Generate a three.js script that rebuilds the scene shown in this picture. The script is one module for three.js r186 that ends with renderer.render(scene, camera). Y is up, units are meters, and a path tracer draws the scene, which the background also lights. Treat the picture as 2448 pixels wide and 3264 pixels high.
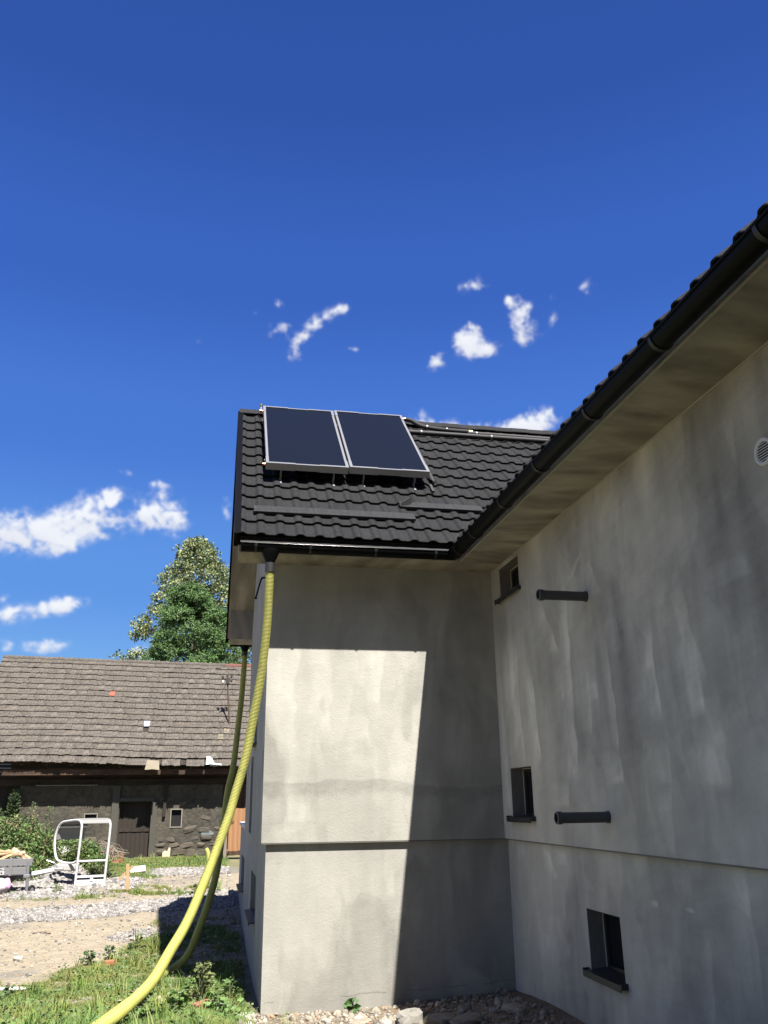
import * as THREE from 'three';
import { mergeGeometries } from 'three/addons/utils/BufferGeometryUtils.js';
import { RoundedBoxGeometry } from 'three/addons/geometries/RoundedBoxGeometry.js';

// ---------------------------------------------------------------- camera, sky, sun, exposure
const scene = new THREE.Scene();
const rad = Math.PI / 180;
const camera = new THREE.PerspectiveCamera(62.638, 0.75, 0.1, 900);
{
  const yaw = 11.1384 * rad, p = 19.0175 * rad, r = -0.6944 * rad;
  const f = new THREE.Vector3(Math.sin(yaw) * Math.cos(p), Math.sin(p), -Math.cos(yaw) * Math.cos(p));
  const rt = new THREE.Vector3(Math.cos(yaw), 0, Math.sin(yaw));
  const up = rt.clone().cross(f);
  const r2 = rt.clone().multiplyScalar(Math.cos(r)).addScaledVector(up, Math.sin(r));
  const u2 = up.clone().multiplyScalar(Math.cos(r)).addScaledVector(rt, -Math.sin(r));
  camera.quaternion.setFromRotationMatrix(new THREE.Matrix4().makeBasis(r2, u2, f.negate()));
}
const EXPOSURE = 2.75;
const renderer = new THREE.WebGLRenderer({ antialias: true });
renderer.toneMapping = THREE.LinearToneMapping;
renderer.toneMappingExposure = EXPOSURE;
renderer.shadowMap.enabled = true;
renderer.setSize(768, 1024);

const SUN = new THREE.Vector3(0.145, 1.16, 0.715).normalize();
const sun = new THREE.DirectionalLight(new THREE.Color().setRGB(1, 0.95, 0.87), 5);
sun.position.copy(SUN).multiplyScalar(60).add(new THREE.Vector3(0, 0, -18));
sun.target.position.set(0, 0, -18);
sun.castShadow = true;
sun.shadow.mapSize.set(4096, 4096);
Object.assign(sun.shadow.camera, { left: -34, right: 34, top: 34, bottom: -34, near: 1, far: 140 });
scene.add(sun, sun.target);

// ---------------------------------------------------------------- noise and random
function rng(seed) { let a = seed >>> 0; return () => { a = (a + 0x6D2B79F5) | 0; let t = Math.imul(a ^ (a >>> 15), 1 | a); t = (t + Math.imul(t ^ (t >>> 7), 61 | t)) ^ t; return ((t ^ (t >>> 14)) >>> 0) / 4294967296; }; }
const hash = (x, y, z) => { let h = Math.imul(x, 374761393) ^ Math.imul(y, 668265263) ^ Math.imul(z, 2147483647 ^ 0x51ed27); h = Math.imul(h ^ (h >>> 13), 1274126177); return ((h ^ (h >>> 16)) >>> 0) / 4294967296; };
const sm = (t) => t * t * (3 - 2 * t);
const ss = (a, b, x) => sm(Math.min(1, Math.max(0, (x - a) / (b - a))));
const mix = (a, b, t) => a + (b - a) * t;
function n2(x, y, s = 0) {
  const xi = Math.floor(x), yi = Math.floor(y), u = sm(x - xi), v = sm(y - yi);
  return mix(mix(hash(xi, yi, s), hash(xi + 1, yi, s), u), mix(hash(xi, yi + 1, s), hash(xi + 1, yi + 1, s), u), v);
}
function n3(x, y, z) {
  const xi = Math.floor(x), yi = Math.floor(y), zi = Math.floor(z), u = sm(x - xi), v = sm(y - yi), w = sm(z - zi);
  const L = (k) => mix(mix(hash(xi, yi, k), hash(xi + 1, yi, k), u), mix(hash(xi, yi + 1, k), hash(xi + 1, yi + 1, k), u), v);
  return mix(L(zi), L(zi + 1), w);
}
function fbm(x, y, o = 4, s = 0) { let a = 0, k = 0.5, t = 0; for (let i = 0; i < o; i++) { a += k * n2(x, y, s + i * 7); t += k; k *= 0.5; x = x * 2.03 + 11.3; y = y * 2.03 + 5.7; } return a / t; }
function fbm3(x, y, z, o = 5) { let a = 0, k = 0.5, t = 0; for (let i = 0; i < o; i++) { a += k * n3(x, y, z); t += k; k *= 0.55; x = x * 2.05 + 3.1; y = y * 2.05 + 7.7; z = z * 2.05 + 1.9; } return a / t; }

// ---------------------------------------------------------------- sky: clear deep blue with small fair-weather clouds
{
  const W = 4096, H = 2048, data = new Float32Array(W * H * 4);
  const stops = [[0, 0.36, 0.62, 0.93], [6, 0.21, 0.465, 0.87], [14, 0.118, 0.312, 0.79], [24, 0.068, 0.198, 0.67], [34, 0.045, 0.135, 0.53], [46, 0.030, 0.094, 0.40], [60, 0.021, 0.078, 0.34], [90, 0.018, 0.068, 0.31]];
  const at = (e, c) => { let i = 0; while (i < stops.length - 2 && e > stops[i + 1][0]) i++; const a = stops[i], b = stops[i + 1]; return mix(a[c], b[c], sm(Math.min(1, Math.max(0, (e - a[0]) / (b[0] - a[0]))))); };
  for (let j = 0; j < H; j++) {
    const el = ((j + 0.5) / H * 180 - 90) * rad, ed = Math.max(0, el / rad), ce = Math.cos(el), se = Math.sin(el);
    const base = [1, 2, 3].map((c) => at(ed, c));
    for (let i = 0; i < W; i++) {
      const ph = ((i + 0.5) / W - 0.5) * 2 * Math.PI, k = (j * W + i) * 4;
      const cs = ce * Math.cos(ph) * SUN.x + se * SUN.y + ce * Math.sin(ph) * SUN.z;
      const g = cs > 0 ? 0.16 * Math.pow(cs, 6) + 0.4 * Math.pow(cs, 60) : 0;
      data[k] = (base[0] + g * 0.8) / EXPOSURE; data[k + 1] = (base[1] + g * 0.85) / EXPOSURE; data[k + 2] = (base[2] + g * 0.8) / EXPOSURE; data[k + 3] = 1;
    }
  }
  // every cloud: azimuth from -z towards +x, elevation, half sizes in degrees, tilt
  const clouds = [[-13.41,16.4,2.36,1.2,-12],[-10.96,17.25,2.99,1.51,-12],[-8.55,18.08,2.05,1.26,-15],[-7.9,18.92,.8,.95,0],[-10.79,15.79,1.42,.69,-20],[-4.62,18.56,1.35,1.3,30],[-4.3,18.3,1.35,1.1,15],[-3.32,17.88,.95,.57,10],[-5.37,18.2,1.26,.63,0],[-10.9,11.83,1.73,.63,-12],[-9.83,12.34,.88,.57,0],[-13.55,11.21,.95,.57,0],[-13.8,12.04,.69,.5,0],[-11.46,9.55,1.95,.47,0],[-12.22,9.16,1.26,.25,0],
    [5.05,30.78,1.58,.57,-45],[6.64,31.88,1.42,.5,-35],[7.9,32.56,.57,.32,-20],[4.38,29.54,.5,.38,60],[3.44,31.16,1.26,.57,-30],[1.27,32.07,.44,.25,0],[3.09,32.77,.38,.44,0],[17.9,30.01,1.2,.82,15],[18.21,31.04,.44,.57,-30],[19.28,29.61,.76,.5,-20],[17.4,30.49,.95,.5,0],[15.2,29.08,.76,.63,-30],[21.88,31.35,.82,1.45,-12],[22.31,30.26,.88,.82,0],[21.1,32.61,.25,.44,-20],[24.14,31.17,.5,.5,0],[17.95,33.82,.82,.47,-20],[19.39,33.57,.76,.25,0],[24.87,32.5,.44,.44,20],[26.82,32.83,.63,.63,0],[-2.75,29.81,.69,.22,12],
    [21.48,24.45,1.89,.82,-4],[19.45,24.38,1.26,.57,0],[22.66,24.54,1.07,.63,0],[14.01,25.1,.95,.95,30],[16.5,24.5,2.0,.62,5],[-5.35,9.09,.76,.5,-30],[.03,18.69,.44,.63,0],[-.1,19.77,.32,.32,0],[-4.87,20.37,.57,.25,0],[-7.01,20.94,.44,.25,0],[8.88,29.95,.63,.19,0]];
  const faint = new Set([16, 19, 20, 21, 30, 31, 32, 33, 34, 35, 39, 42, 43, 44, 45, 46, 12, 14]);
  const R = rng(77);
  for (let n = 0; n < 280; n++) {           // clouds go on all round, thickened out of view to whiten the shade
    const az = 58 + R() * 262, el = 5 + R() * R() * 48, s = 0.7 + R() * 2.0;
    for (let m = 0; m < 3; m++) clouds.push([az + (R() - 0.5) * 4 * s, el + (R() - 0.5) * 1.4 * s, s * (0.8 + R()), s * (0.4 + 0.4 * R()), (R() - 0.5) * 40]);
  }
  const cover = new Map();
  clouds.forEach(([az, el, rx0, ry0, t], n) => {
    const shrink = n < 16 ? 0.86 : 1, rx = rx0 * shrink, ry = ry0 * shrink;
    const phi0 = Math.atan2(-Math.cos(az * rad), Math.sin(az * rad)), m = Math.max(rx, ry) * 2.4, ce = Math.cos(el * rad);
    const ct = Math.cos(-t * rad), st = Math.sin(-t * rad), amp = faint.has(n) ? 0.55 : 1;
    const i0 = Math.floor((phi0 / (2 * Math.PI) + 0.5) * W - m / ce / 360 * W), i1 = i0 + Math.ceil(2 * m / ce / 360 * W);
    const j0 = Math.floor((el - m + 90) / 180 * H), j1 = Math.ceil((el + m + 90) / 180 * H);
    for (let j = j0; j <= j1; j++) for (let i = i0; i <= i1; i++) {
      const e = (j + 0.5) / H * 180 - 90, ph = ((i + 0.5) / W - 0.5) * 2 * Math.PI;
      let dx = (ph - phi0) / rad * ce, dy = e - el;
      const u = (dx * ct + dy * st) / rx, v = (-dx * st + dy * ct) / ry, q = u * u + v * v;
      if (q > 5) continue;
      const d = Math.exp(-q * 0.9) * amp, key = j * W + ((i % W) + W) % W, o = cover.get(key);
      if (!o) cover.set(key, [d, dy / ry * d, d]); else { o[0] = o[0] + d - o[0] * d * 0.5; o[1] += dy / ry * d; o[2] += d; }
    }
  });
  for (const [key, [d, hsum, dsum]] of cover) {
    const j = Math.floor(key / W), i = key % W, el = ((j + 0.5) / H * 180 - 90) * rad, ph = ((i + 0.5) / W - 0.5) * 2 * Math.PI;
    const x = Math.cos(el) * Math.cos(ph), y = Math.sin(el), z = Math.cos(el) * Math.sin(ph);
    const w = fbm3(x * 30, y * 30, z * 30, 3) - 0.5;
    const a = fbm3(x * 46 + w * 2.2, y * 60 + w * 2.2, z * 46 + 9, 6), fine = fbm3(x * 190, y * 190, z * 190, 4);
    const dens = Math.min(1.15, d) * 1.45 + (a - 0.5) * 3.2 + (fine - 0.5) * 1.2 - 0.62;
    let c = Math.pow(ss(-0.45, 1.25, dens), 1.9) * ss(0.02, 0.5, d);
    if (c <= 0.003) continue;
    const k = key * 4, h = hsum / dsum;
    const lit = 0.86 + 0.14 * ss(-0.7, 0.6, h + (a - 0.5) * 1.5);
    const col = [0.93 * lit, 0.955 * lit, 1.0 * (0.3 + 0.7 * lit)];
    for (let q = 0; q < 3; q++) data[k + q] = mix(data[k + q], col[q] / EXPOSURE, c * 0.97);
  }
  const sky = new THREE.DataTexture(data, W, H, THREE.RGBAFormat, THREE.FloatType);
  sky.mapping = THREE.EquirectangularReflectionMapping;
  sky.magFilter = THREE.LinearFilter;
  sky.needsUpdate = true;
  scene.background = sky;
  scene.environment = sky;
}

// ---------------------------------------------------------------- texture and material helpers
const enc = (c) => Math.round(255 * (c <= 0.0031308 ? 12.92 * c : 1.055 * Math.pow(Math.min(1, Math.max(0, c)), 1 / 2.4) - 0.055));
function tex(w, h, fn, repeat) {          // fn(u, v) gives a linear base colour
  const d = new Uint8Array(w * h * 4);
  for (let j = 0; j < h; j++) for (let i = 0; i < w; i++) {
    const c = fn((i + 0.5) / w, (j + 0.5) / h), k = (j * w + i) * 4;
    d[k] = enc(Math.max(0, c[0])); d[k + 1] = enc(Math.max(0, c[1])); d[k + 2] = enc(Math.max(0, c[2])); d[k + 3] = 255;
  }
  const t = new THREE.DataTexture(d, w, h, THREE.RGBAFormat);
  t.colorSpace = THREE.SRGBColorSpace; t.magFilter = THREE.LinearFilter; t.minFilter = THREE.LinearMipmapLinearFilter; t.generateMipmaps = true;
  t.wrapS = t.wrapT = repeat ?? THREE.RepeatWrapping; t.needsUpdate = true;
  return t;
}
function grey(w, h, fn, repeat) {
  const d = new Uint8Array(w * h * 4);
  for (let j = 0; j < h; j++) for (let i = 0; i < w; i++) { const c = Math.round(255 * Math.min(1, Math.max(0, fn((i + 0.5) / w, (j + 0.5) / h)))), k = (j * w + i) * 4; d[k] = d[k + 1] = d[k + 2] = c; d[k + 3] = 255; }
  const t = new THREE.DataTexture(d, w, h, THREE.RGBAFormat);
  t.magFilter = THREE.LinearFilter; t.wrapS = t.wrapT = repeat ?? THREE.RepeatWrapping; t.needsUpdate = true;
  return t;
}
const place = (t, x0, y0, w, h) => { t.repeat.set(1 / w, 1 / h); t.offset.set(-x0 / w, -y0 / h); return t; };   // uv in metres
const lin = (r, g, b) => new THREE.Color().setRGB(r, g, b);
const std = (c, roughness = 0.8, o = {}) => new THREE.MeshStandardMaterial({ color: lin(...c), roughness, side: THREE.DoubleSide, ...o });
const phy = (c, roughness = 0.8, o = {}) => new THREE.MeshPhysicalMaterial({ color: lin(...c), roughness, side: THREE.DoubleSide, ...o });
const wrapN = (f, p) => (u, v) => f(u, v, p);

// ---------------------------------------------------------------- object helpers
const used = {};
function numbered(n) { const k = used[n] = (used[n] ?? -1) + 1; return k ? `${n}_${String(k).padStart(3, '0')}` : n; }
function tag(o, label, category, group) { o.userData.label = label; o.userData.category = category; if (group) o.userData.group = group; return o; }
function thing(name, label, category, at, group) { const g = new THREE.Group(); g.name = numbered(name); g.position.set(...at); scene.add(g); return tag(g, label, category, group); }
function mesh(name, geo, mat, parent, o = {}) {      // geometry in world metres unless o.local; a child of a thing is moved to the thing's own axes
  const m = new THREE.Mesh(geo, mat); m.name = name; m.castShadow = m.receiveShadow = true;
  if (o.pos) m.position.set(...o.pos);
  if (o.quat) m.quaternion.copy(o.quat);
  if (o.rot) m.rotation.set(...o.rot);
  if (parent && parent.isGroup && !o.local) m.position.sub(parent.position);
  (parent ?? scene).add(m);
  if (o.label) m.userData.label = o.label;
  if (o.kind) m.userData.kind = o.kind;
  return m;
}
function struct(name, geo, mat, kind = 'structure') { const m = mesh(numbered(name), geo, mat); m.userData.kind = kind; return m; }
const bx = (x0, x1, y0, y1, z0, z1) => new THREE.BoxGeometry(Math.abs(x1 - x0), Math.abs(y1 - y0), Math.abs(z1 - z0)).translate((x0 + x1) / 2, (y0 + y1) / 2, (z0 + z1) / 2);
const rbx = (x0, x1, y0, y1, z0, z1, r = 0.01, s = 2) => new RoundedBoxGeometry(Math.abs(x1 - x0), Math.abs(y1 - y0), Math.abs(z1 - z0), s, r).translate((x0 + x1) / 2, (y0 + y1) / 2, (z0 + z1) / 2);
const V = (a) => new THREE.Vector3(...a);
const curve = (pts, t = 0.5) => new THREE.CatmullRomCurve3(pts.map(V), false, 'centripetal', t);
const tube = (pts, r, n = 40, s = 8, straight) => {
  let c;
  if (straight) { c = new THREE.CurvePath(); for (let i = 0; i + 1 < pts.length; i++) c.add(new THREE.LineCurve3(V(pts[i]), V(pts[i + 1]))); } else c = curve(pts);
  return new THREE.TubeGeometry(c, n, r, s, false);
};
function bar(a, b, r, s = 8) {            // round bar between two points, closed ends
  const A = V(a), B = V(b), d = B.clone().sub(A), g = new THREE.CylinderGeometry(r, r, d.length(), s);
  g.applyQuaternion(new THREE.Quaternion().setFromUnitVectors(new THREE.Vector3(0, 1, 0), d.clone().normalize()));
  return g.translate(...A.add(B).multiplyScalar(0.5).toArray());
}
function plank(a, b, w, t, roll = 0) {    // flat bar between two points
  const A = V(a), B = V(b), d = B.clone().sub(A), g = new THREE.BoxGeometry(w, d.length(), t).rotateY(roll);
  g.applyQuaternion(new THREE.Quaternion().setFromUnitVectors(new THREE.Vector3(0, 1, 0), d.clone().normalize()));
  return g.translate(...A.add(B).multiplyScalar(0.5).toArray());
}
function poly(pts, holes, depth) {        // extruded outline, uv in metres
  const s = new THREE.Shape(pts.map((p) => new THREE.Vector2(...p)));
  for (const h of holes ?? []) s.holes.push(new THREE.Path(h.map((p) => new THREE.Vector2(...p))));
  return new THREE.ExtrudeGeometry(s, { depth, bevelEnabled: false });
}
const rect = (a, b, c, d) => [[a, c], [b, c], [b, d], [a, d]];
const asX = (g, x) => { const m = new THREE.Matrix4().makeBasis(new THREE.Vector3(0, 0, 1), new THREE.Vector3(0, 1, 0), new THREE.Vector3(1, 0, 0)).setPosition(x, 0, 0); g.applyMatrix4(m); const i = g.index; return flip(g); };   // (z, y) outline, extruded towards +x
function flip(g) {                        // mirror winding after a mirrored basis
  const G = g.index ? g.toNonIndexed() : g, p = G.attributes.position, u = G.attributes.uv;
  for (let i = 0; i < p.count; i += 3) for (const a of [p, u]) { if (!a) continue; for (let c = 0; c < a.itemSize; c++) { const t = a.array[(i + 1) * a.itemSize + c]; a.array[(i + 1) * a.itemSize + c] = a.array[(i + 2) * a.itemSize + c]; a.array[(i + 2) * a.itemSize + c] = t; } }
  G.computeVertexNormals(); return G;
}
const merge = (list) => mergeGeometries(list.map((g) => { const G = g.index ? g.toNonIndexed() : g.clone(); for (const k of Object.keys(G.attributes)) if (!['position', 'normal', 'uv', 'color'].includes(k)) G.deleteAttribute(k); return G; }));
function rough(g, amp, f, seed = 0) {     // push vertices about with noise (same place, same push)
  const p = g.attributes.position, n = new THREE.Vector3();
  for (let i = 0; i < p.count; i++) {
    n.fromBufferAttribute(p, i);
    const k = (s) => (fbm3(n.x * f + seed + s, n.y * f + s * 3, n.z * f - seed, 2) - 0.5) * 2 * amp;
    const a = k(0), b = k(17), c = k(31);
    p.setXYZ(i, n.x + a, n.y + b, n.z + c);
  }
  g.computeVertexNormals(); return g;
}

// ---------------------------------------------------------------- terrain
const pz = [-40, 4, 7, 9, 11, 13, 15, 17.5, 20.5, 24, 30, 34, 60, 400];
const pl = [-1.6, -1.62, -1.72, -1.9, -2.18, -2.31, -2.3, -2.12, -1.92, -1.84, -1.79, -1.76, -1.7, -1.7];
const pr = [-1.6, -1.7, -1.95, -2.12, -2.29, -2.32, -2.3, -2.12, -1.92, -1.84, -1.79, -1.76, -1.7, -1.7];
function interp(xs, ys, x) { let i = 0; if (x <= xs[0]) return ys[0]; if (x >= xs[xs.length - 1]) return ys[ys.length - 1]; while (x > xs[i + 1]) i++; return mix(ys[i], ys[i + 1], (x - xs[i]) / (xs[i + 1] - xs[i])); }
function ground0(x, z) {
  const a = interp(pz, pl, -z), b = interp(pz, pr, -z);
  let y = mix(a, b, ss(-0.1, 0.8, x));
  y += 0.1 * ss(1.6, 3.7, x) * ss(-8, -10.5, z) * ss(-12, -11, z);                       // rubble heaped in the inner corner
  const dx = (x + 3.85) / 0.8, dz = (z + 25.4) / 1.1, q = dx * dx + dz * dz;            // gravel heap behind the white frame
  y += 0.34 * Math.exp(-q * 1.3);
  return y;
}
const ground = (x, z) => ground0(x, z) + (fbm(x * 0.9 + 40, z * 0.9 + 70, 3, 3) - 0.5) * 0.06 + (fbm(x * 4 + 3, z * 4 + 9, 2, 5) - 0.5) * 0.02;

// where each kind of ground lies (read off the photograph)
const trackMid = (x) => x < -3 ? -19.0 : -19.0 - (x + 3) * 0.37;
const trackHalf = (x) => 0.72 + 0.3 * ss(-1.5, 0.5, x);
function cover(x, z) {
  const w = (fbm(x * 1.3, z * 1.3, 4, 21) - 0.5), w2 = fbm(x * 0.6 + 30, z * 0.6, 3, 22), w3 = fbm(x * 3.1 + 8, z * 3.1, 3, 24);
  const gravelTrack = 1 - ss(0.75, 1.25, Math.abs(z - trackMid(x) + w * 0.5) / trackHalf(x));
  const hx = (x + 3.3) / 1.6, hz = (z + 23.6) / 2.6;
  const heap = 1 - ss(0.6, 1.15, Math.sqrt(hx * hx + hz * hz) + w * 0.5);
  const far = ss(-25.4, -25.9, z) * ss(-28.2, -27.6, z) * ss(-2.0, -1.4, x) * 0.8;        // pale gravel strip before the barn
  const patch = (1 - ss(0.3, 0.8, Math.hypot((x + 1.35) / 0.75, (z + 16.9) / 0.7) + w)) * 0.8;
  const foot = ss(0.05, 0.6, x + w * 1.2 - (z + 11) * 0.06) * ss(-12.2, -11.5, z) + ss(0.3, 0.6, x + w * 0.6) * ss(-20.6, -13, z) * 0.4;
  const soil = Math.min(1, Math.max(0, foot)), gravel = Math.max(gravelTrack, heap, far, patch);
  // grass: the near slope, tongues and far strips
  const edge = -13.7 - 2.1 * ss(-2.7, -1.2, x) - 1.4 * ss(-1.5, -0.8, x);
  let g = ss(-0.35, 0.45, z - edge + w * 1.6);
  g *= 1 - 0.9 * Math.min(1, foot) ;
  g *= 0.35 + 0.65 * ss(0.34, 0.5, w2 + w3 * 0.25 + 0.08 * ss(-12, -10, z));
  const dirtLeft = ss(-2.2, -3.0, x + w) * ss(-12.6, -13.4, z + w * 2);
  g *= 1 - dirtLeft;
  const mid = ss(-20.6, -21.2, z) * ss(-23.5, -22.4, z) * ss(0.5, 0.66, w3 + w) * 0.75;
  const strip = ss(-27.0, -28.2, z + w * 2 - 0.5 * (x + 1)) * ss(-1.2, -0.2, 40 + z) + ss(-24.6, -25.2, z + w) * ss(-29, -28, z) * ss(-1.0, -1.7, x) * 0.8;
  const under = x < 0.64 && z < -12 && z > -18.3 && x > -1.0 ? 0.4 * ss(0.42, 0.6, w3) : 0;   // thin growth in the shade of the house
  const ruts = ss(-17.4, -18, z) * 0;
  g = Math.min(1, Math.max(g, mid * (1 - heap), Math.min(1, strip), under, ruts));
  const outside = Math.max(ss(-7, -9, x), ss(4, 6, x), ss(-36, -38, z), ss(-8, -6.8, z));
  return { gravel: gravel * (1 - outside), soil: soil * (1 - outside), grass: Math.max(g * (1 - gravel * 0.85), outside), w, w2, w3 };
}
const TERR = { x0: -12, z0: -40, w: 20, h: 36 };
const groundTex = place(tex(1152, 2048, (u, v) => {
  const x = TERR.x0 + u * TERR.w, z = TERR.z0 + v * TERR.h, c = cover(x, z), f = n2(x * 61, z * 61, 31), f2 = n2(x * 29, z * 29, 32), m = fbm(x * 7, z * 7, 3, 33);
  let k = 0.75 + 0.35 * m + 0.22 * (f - 0.5);
  let col = [0.262 * k, 0.221 * k, 0.158 * k];
  col = col.map((q, i) => mix(q, [0.17, 0.125, 0.085][i] * k, c.soil));
  if (n2(x * 24, z * 24, 41) > 0.8) col = col.map((q) => q * 0.75);
  const wet = ss(0.55, 0.75, fbm(x * 1.1 + 90, z * 1.1, 3, 35));
  col = [col[0] * (1 - 0.25 * wet), col[1] * (1 - 0.22 * wet), col[2] * (1 - 0.15 * wet)];
  const gk = 0.55 + 0.9 * f * f2 + 0.3 * m;
  const gr = [0.145 * gk, 0.134 * gk, 0.122 * gk];
  col = col.map((q, i) => mix(q, gr[i], c.gravel * 0.9));
  const gs = [0.10 + 0.06 * m, 0.10 + 0.05 * m, 0.045 + 0.02 * m];
  const yard = ss(-1.6, -2.6, x + c.w * 2), lawn = [mix(0.045, 0.29, yard), mix(0.06, 0.228, yard), mix(0.018, 0.155, yard)], beyond = ss(-7.8, -7.0, z);  // ground out of view toned for its bounce: pale left, dark before the house
  return col.map((q, i) => mix(mix(q, gs[i] * (0.6 + 0.6 * f), c.grass * 0.8), lawn[i] * (0.7 + 0.6 * m), beyond));
}, THREE.ClampToEdgeWrapping), TERR.x0, TERR.z0, TERR.w, TERR.h);
{
  const line = (a) => a;
  const xs = [], zs = [];
  for (const q of [-320, -160, -80, -40, -24, -16]) xs.push(q);
  for (let q = -12; q <= 6; q += 0.12) xs.push(q);
  for (const q of [8, 12, 20, 40, 80, 160, 320]) xs.push(q);
  for (const q of [60, 30, 12, 4, 0, -3, -5]) zs.push(q);
  for (let q = -6.5; q >= -38; q -= 0.13) zs.push(q);
  for (const q of [-42, -50, -65, -90, -140, -240, -420]) zs.push(q);
  const P = [], U = [], I = [];
  for (const z of zs) for (const x of xs) { P.push(x, ground(x, z), z); U.push(x, z); }
  for (let j = 0; j + 1 < zs.length; j++) for (let i = 0; i + 1 < xs.length; i++) { const a = j * xs.length + i, b = a + 1, c = a + xs.length, d = c + 1; I.push(a, b, c, b, d, c); }
  const g = new THREE.BufferGeometry();
  g.setAttribute('position', new THREE.Float32BufferAttribute(P, 3)); g.setAttribute('uv', new THREE.Float32BufferAttribute(U, 2)); g.setIndex(I); g.computeVertexNormals();
  const bump = grey(512, 512, (u, v) => 0.6 * fbm(u * 24, v * 24, 4, 50) + 0.4 * n2(u * 120, v * 120, 51)); bump.repeat.set(0.5, 0.5);
  struct('ground', g, new THREE.MeshStandardMaterial({ map: groundTex, roughness: 0.95, bumpMap: bump, bumpScale: 0.03 }));
}

// ---------------------------------------------------------------- plaster
const streaks = [[-10.24,1.87,-10.17,.44,.16,.9],[-9.73,1.44,-9.56,.49,.08,.9],[-9.18,2.13,-8.84,1.59,.1,.7],[-8.52,2.04,-8.56,.35,.06,.9],[-8.8,1.3,-8.72,.27,.12,.4],[-8.07,1.17,-8.13,.64,.035,.7],[-7.95,1.11,-7.94,.95,.07,.5],[-7.6,1.38,-7.55,.43,.045,.9],[-7.39,1.63,-7.34,1.33,.07,.7],[-7.59,.42,-7.54,.15,.1,.9],[-6.73,1.4,-6.73,.68,.1,.8],[-6.19,1.72,-6.06,.92,.13,.9],[-6.12,1.12,-6.08,.64,.09,.7],[-6.68,.43,-6.72,.13,.1,.6],[-6.04,.4,-5.94,.1,.15,.7],[-5.34,1.2,-5.35,.52,.12,.4],[-7.82,2.32,-7.63,1.97,.1,.6],[-7.97,2.46,-8.29,2.27,.05,.6],[-5.93,-.52,-5.92,-1.36,.1,.8],[-5.91,.55,-5.84,.09,.1,.5],
  [-9.71,-.52,-9.48,-.81,.07,.5],[-9.19,-.53,-9.18,-.66,.1,.5],[-8.99,-1,-9.7,-1.66,.2,.25],[-7.49,.16,-7.38,-.18,.06,.6],[-7.21,-.82,-7.21,-.87,.05,.7],[-6.69,-.82,-6.67,-.85,.05,.7],[-8.87,.18,-8.83,-.06,.2,.5],[-6.73,.06,-6.76,-.41,.1,.5],[-5.35,1.69,-5.3,1.52,.2,.5],[-6.47,-.99,-6.56,-1.58,.05,.4],[-6.97,-1.18,-6.93,-1.52,.08,.35],[-10.5,0.2,-10.4,-0.2,.25,.5],[-10.85,1.9,-10.8,-0.3,.12,.5],[-5.2,2.7,-5.25,2.1,.12,.5],[-4.9,0.9,-4.9,0.0,.2,.3]];
function streakAt(x, y, list) {            // pale runs in the render coat: soft on one side, sharp on the other
  let s = 0;
  const jx = x + (fbm(x * 3, y * 2.2, 3, 61) - 0.5) * 0.16 + (n2(x * 14, y * 7, 62) - 0.5) * 0.03;
  for (const [x0, y0, x1, y1, w0, k] of list) { const w = w0 * 1.35;
    if (y > y0 + 0.35 || y < y1 - 0.3) continue;
    const t = Math.min(1.15, Math.max(-0.15, (y0 - y) / (y0 - y1))), c = mix(x0, x1, t), d = jx - c;
    const end = ss(-0.2, 0.25, t) * ss(1.15, 0.9, t);
    const br = 0.55 + 0.45 * ss(0.36, 0.6, fbm(x * 7 + c * 3, y * 3.2, 3, 63)), e2 = n2(y * 4 + c * 9, c, 64), a = d < 0 ? ss(-w * 2.8, w * 0.1, d) : ss(w * (0.30 + 0.5 * e2 * e2), w * 0.14, d);
    s = Math.max(s, a * k * end * br);
  }
  return s;
}
const PL = [0.345, 0.336, 0.303];
const wash = (x, y, s) => {          // thin render coats that ended in ragged edges
  const wx = (fbm(x * 1.7 + s, y * 1.2, 3, 65) - 0.5) * 1.1, wy = (fbm(x * 2.2, y * 1.6 + s, 3, 66) - 0.5) * 1.2;
  const f1 = fbm(x * 1.15 + wx + s, y * 0.42 + wy, 4, 67), f2 = fbm(x * 2.1 + wx * 1.6 + s * 2, y * 0.7 + wy, 4, 68), br = fbm(x * 8, y * 5, 3, 69);
  return 0.6 * ss(0.50, 0.535 + 0.1 * br, f1) + 0.5 * ss(0.53, 0.56 + 0.12 * br, f2) * (0.5 + br) - 0.5 * ss(0.46, 0.36, f1);
};
const plasterBase = (x, y, s) => {
  const big = fbm(x * 0.8 + s, y * 0.55, 4, 70), mid = fbm(x * 2.6 + s, y * 1.4 + s, 4, 71), run = fbm(x * 5.5, y * 0.7 + s, 3, 72), fine = n2(x * 90, y * 90, 73), trowel = fbm(x * 3 + y * 6, y * 16 - x * 5, 3, 74);
  return 0.80 + 0.30 * (big - 0.5) + 0.34 * (mid - 0.5) + 0.22 * (run - 0.5) + 0.05 * (fine - 0.5) + 0.10 * (trowel - 0.5);
};
const YLEDGE = -0.454;
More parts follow.
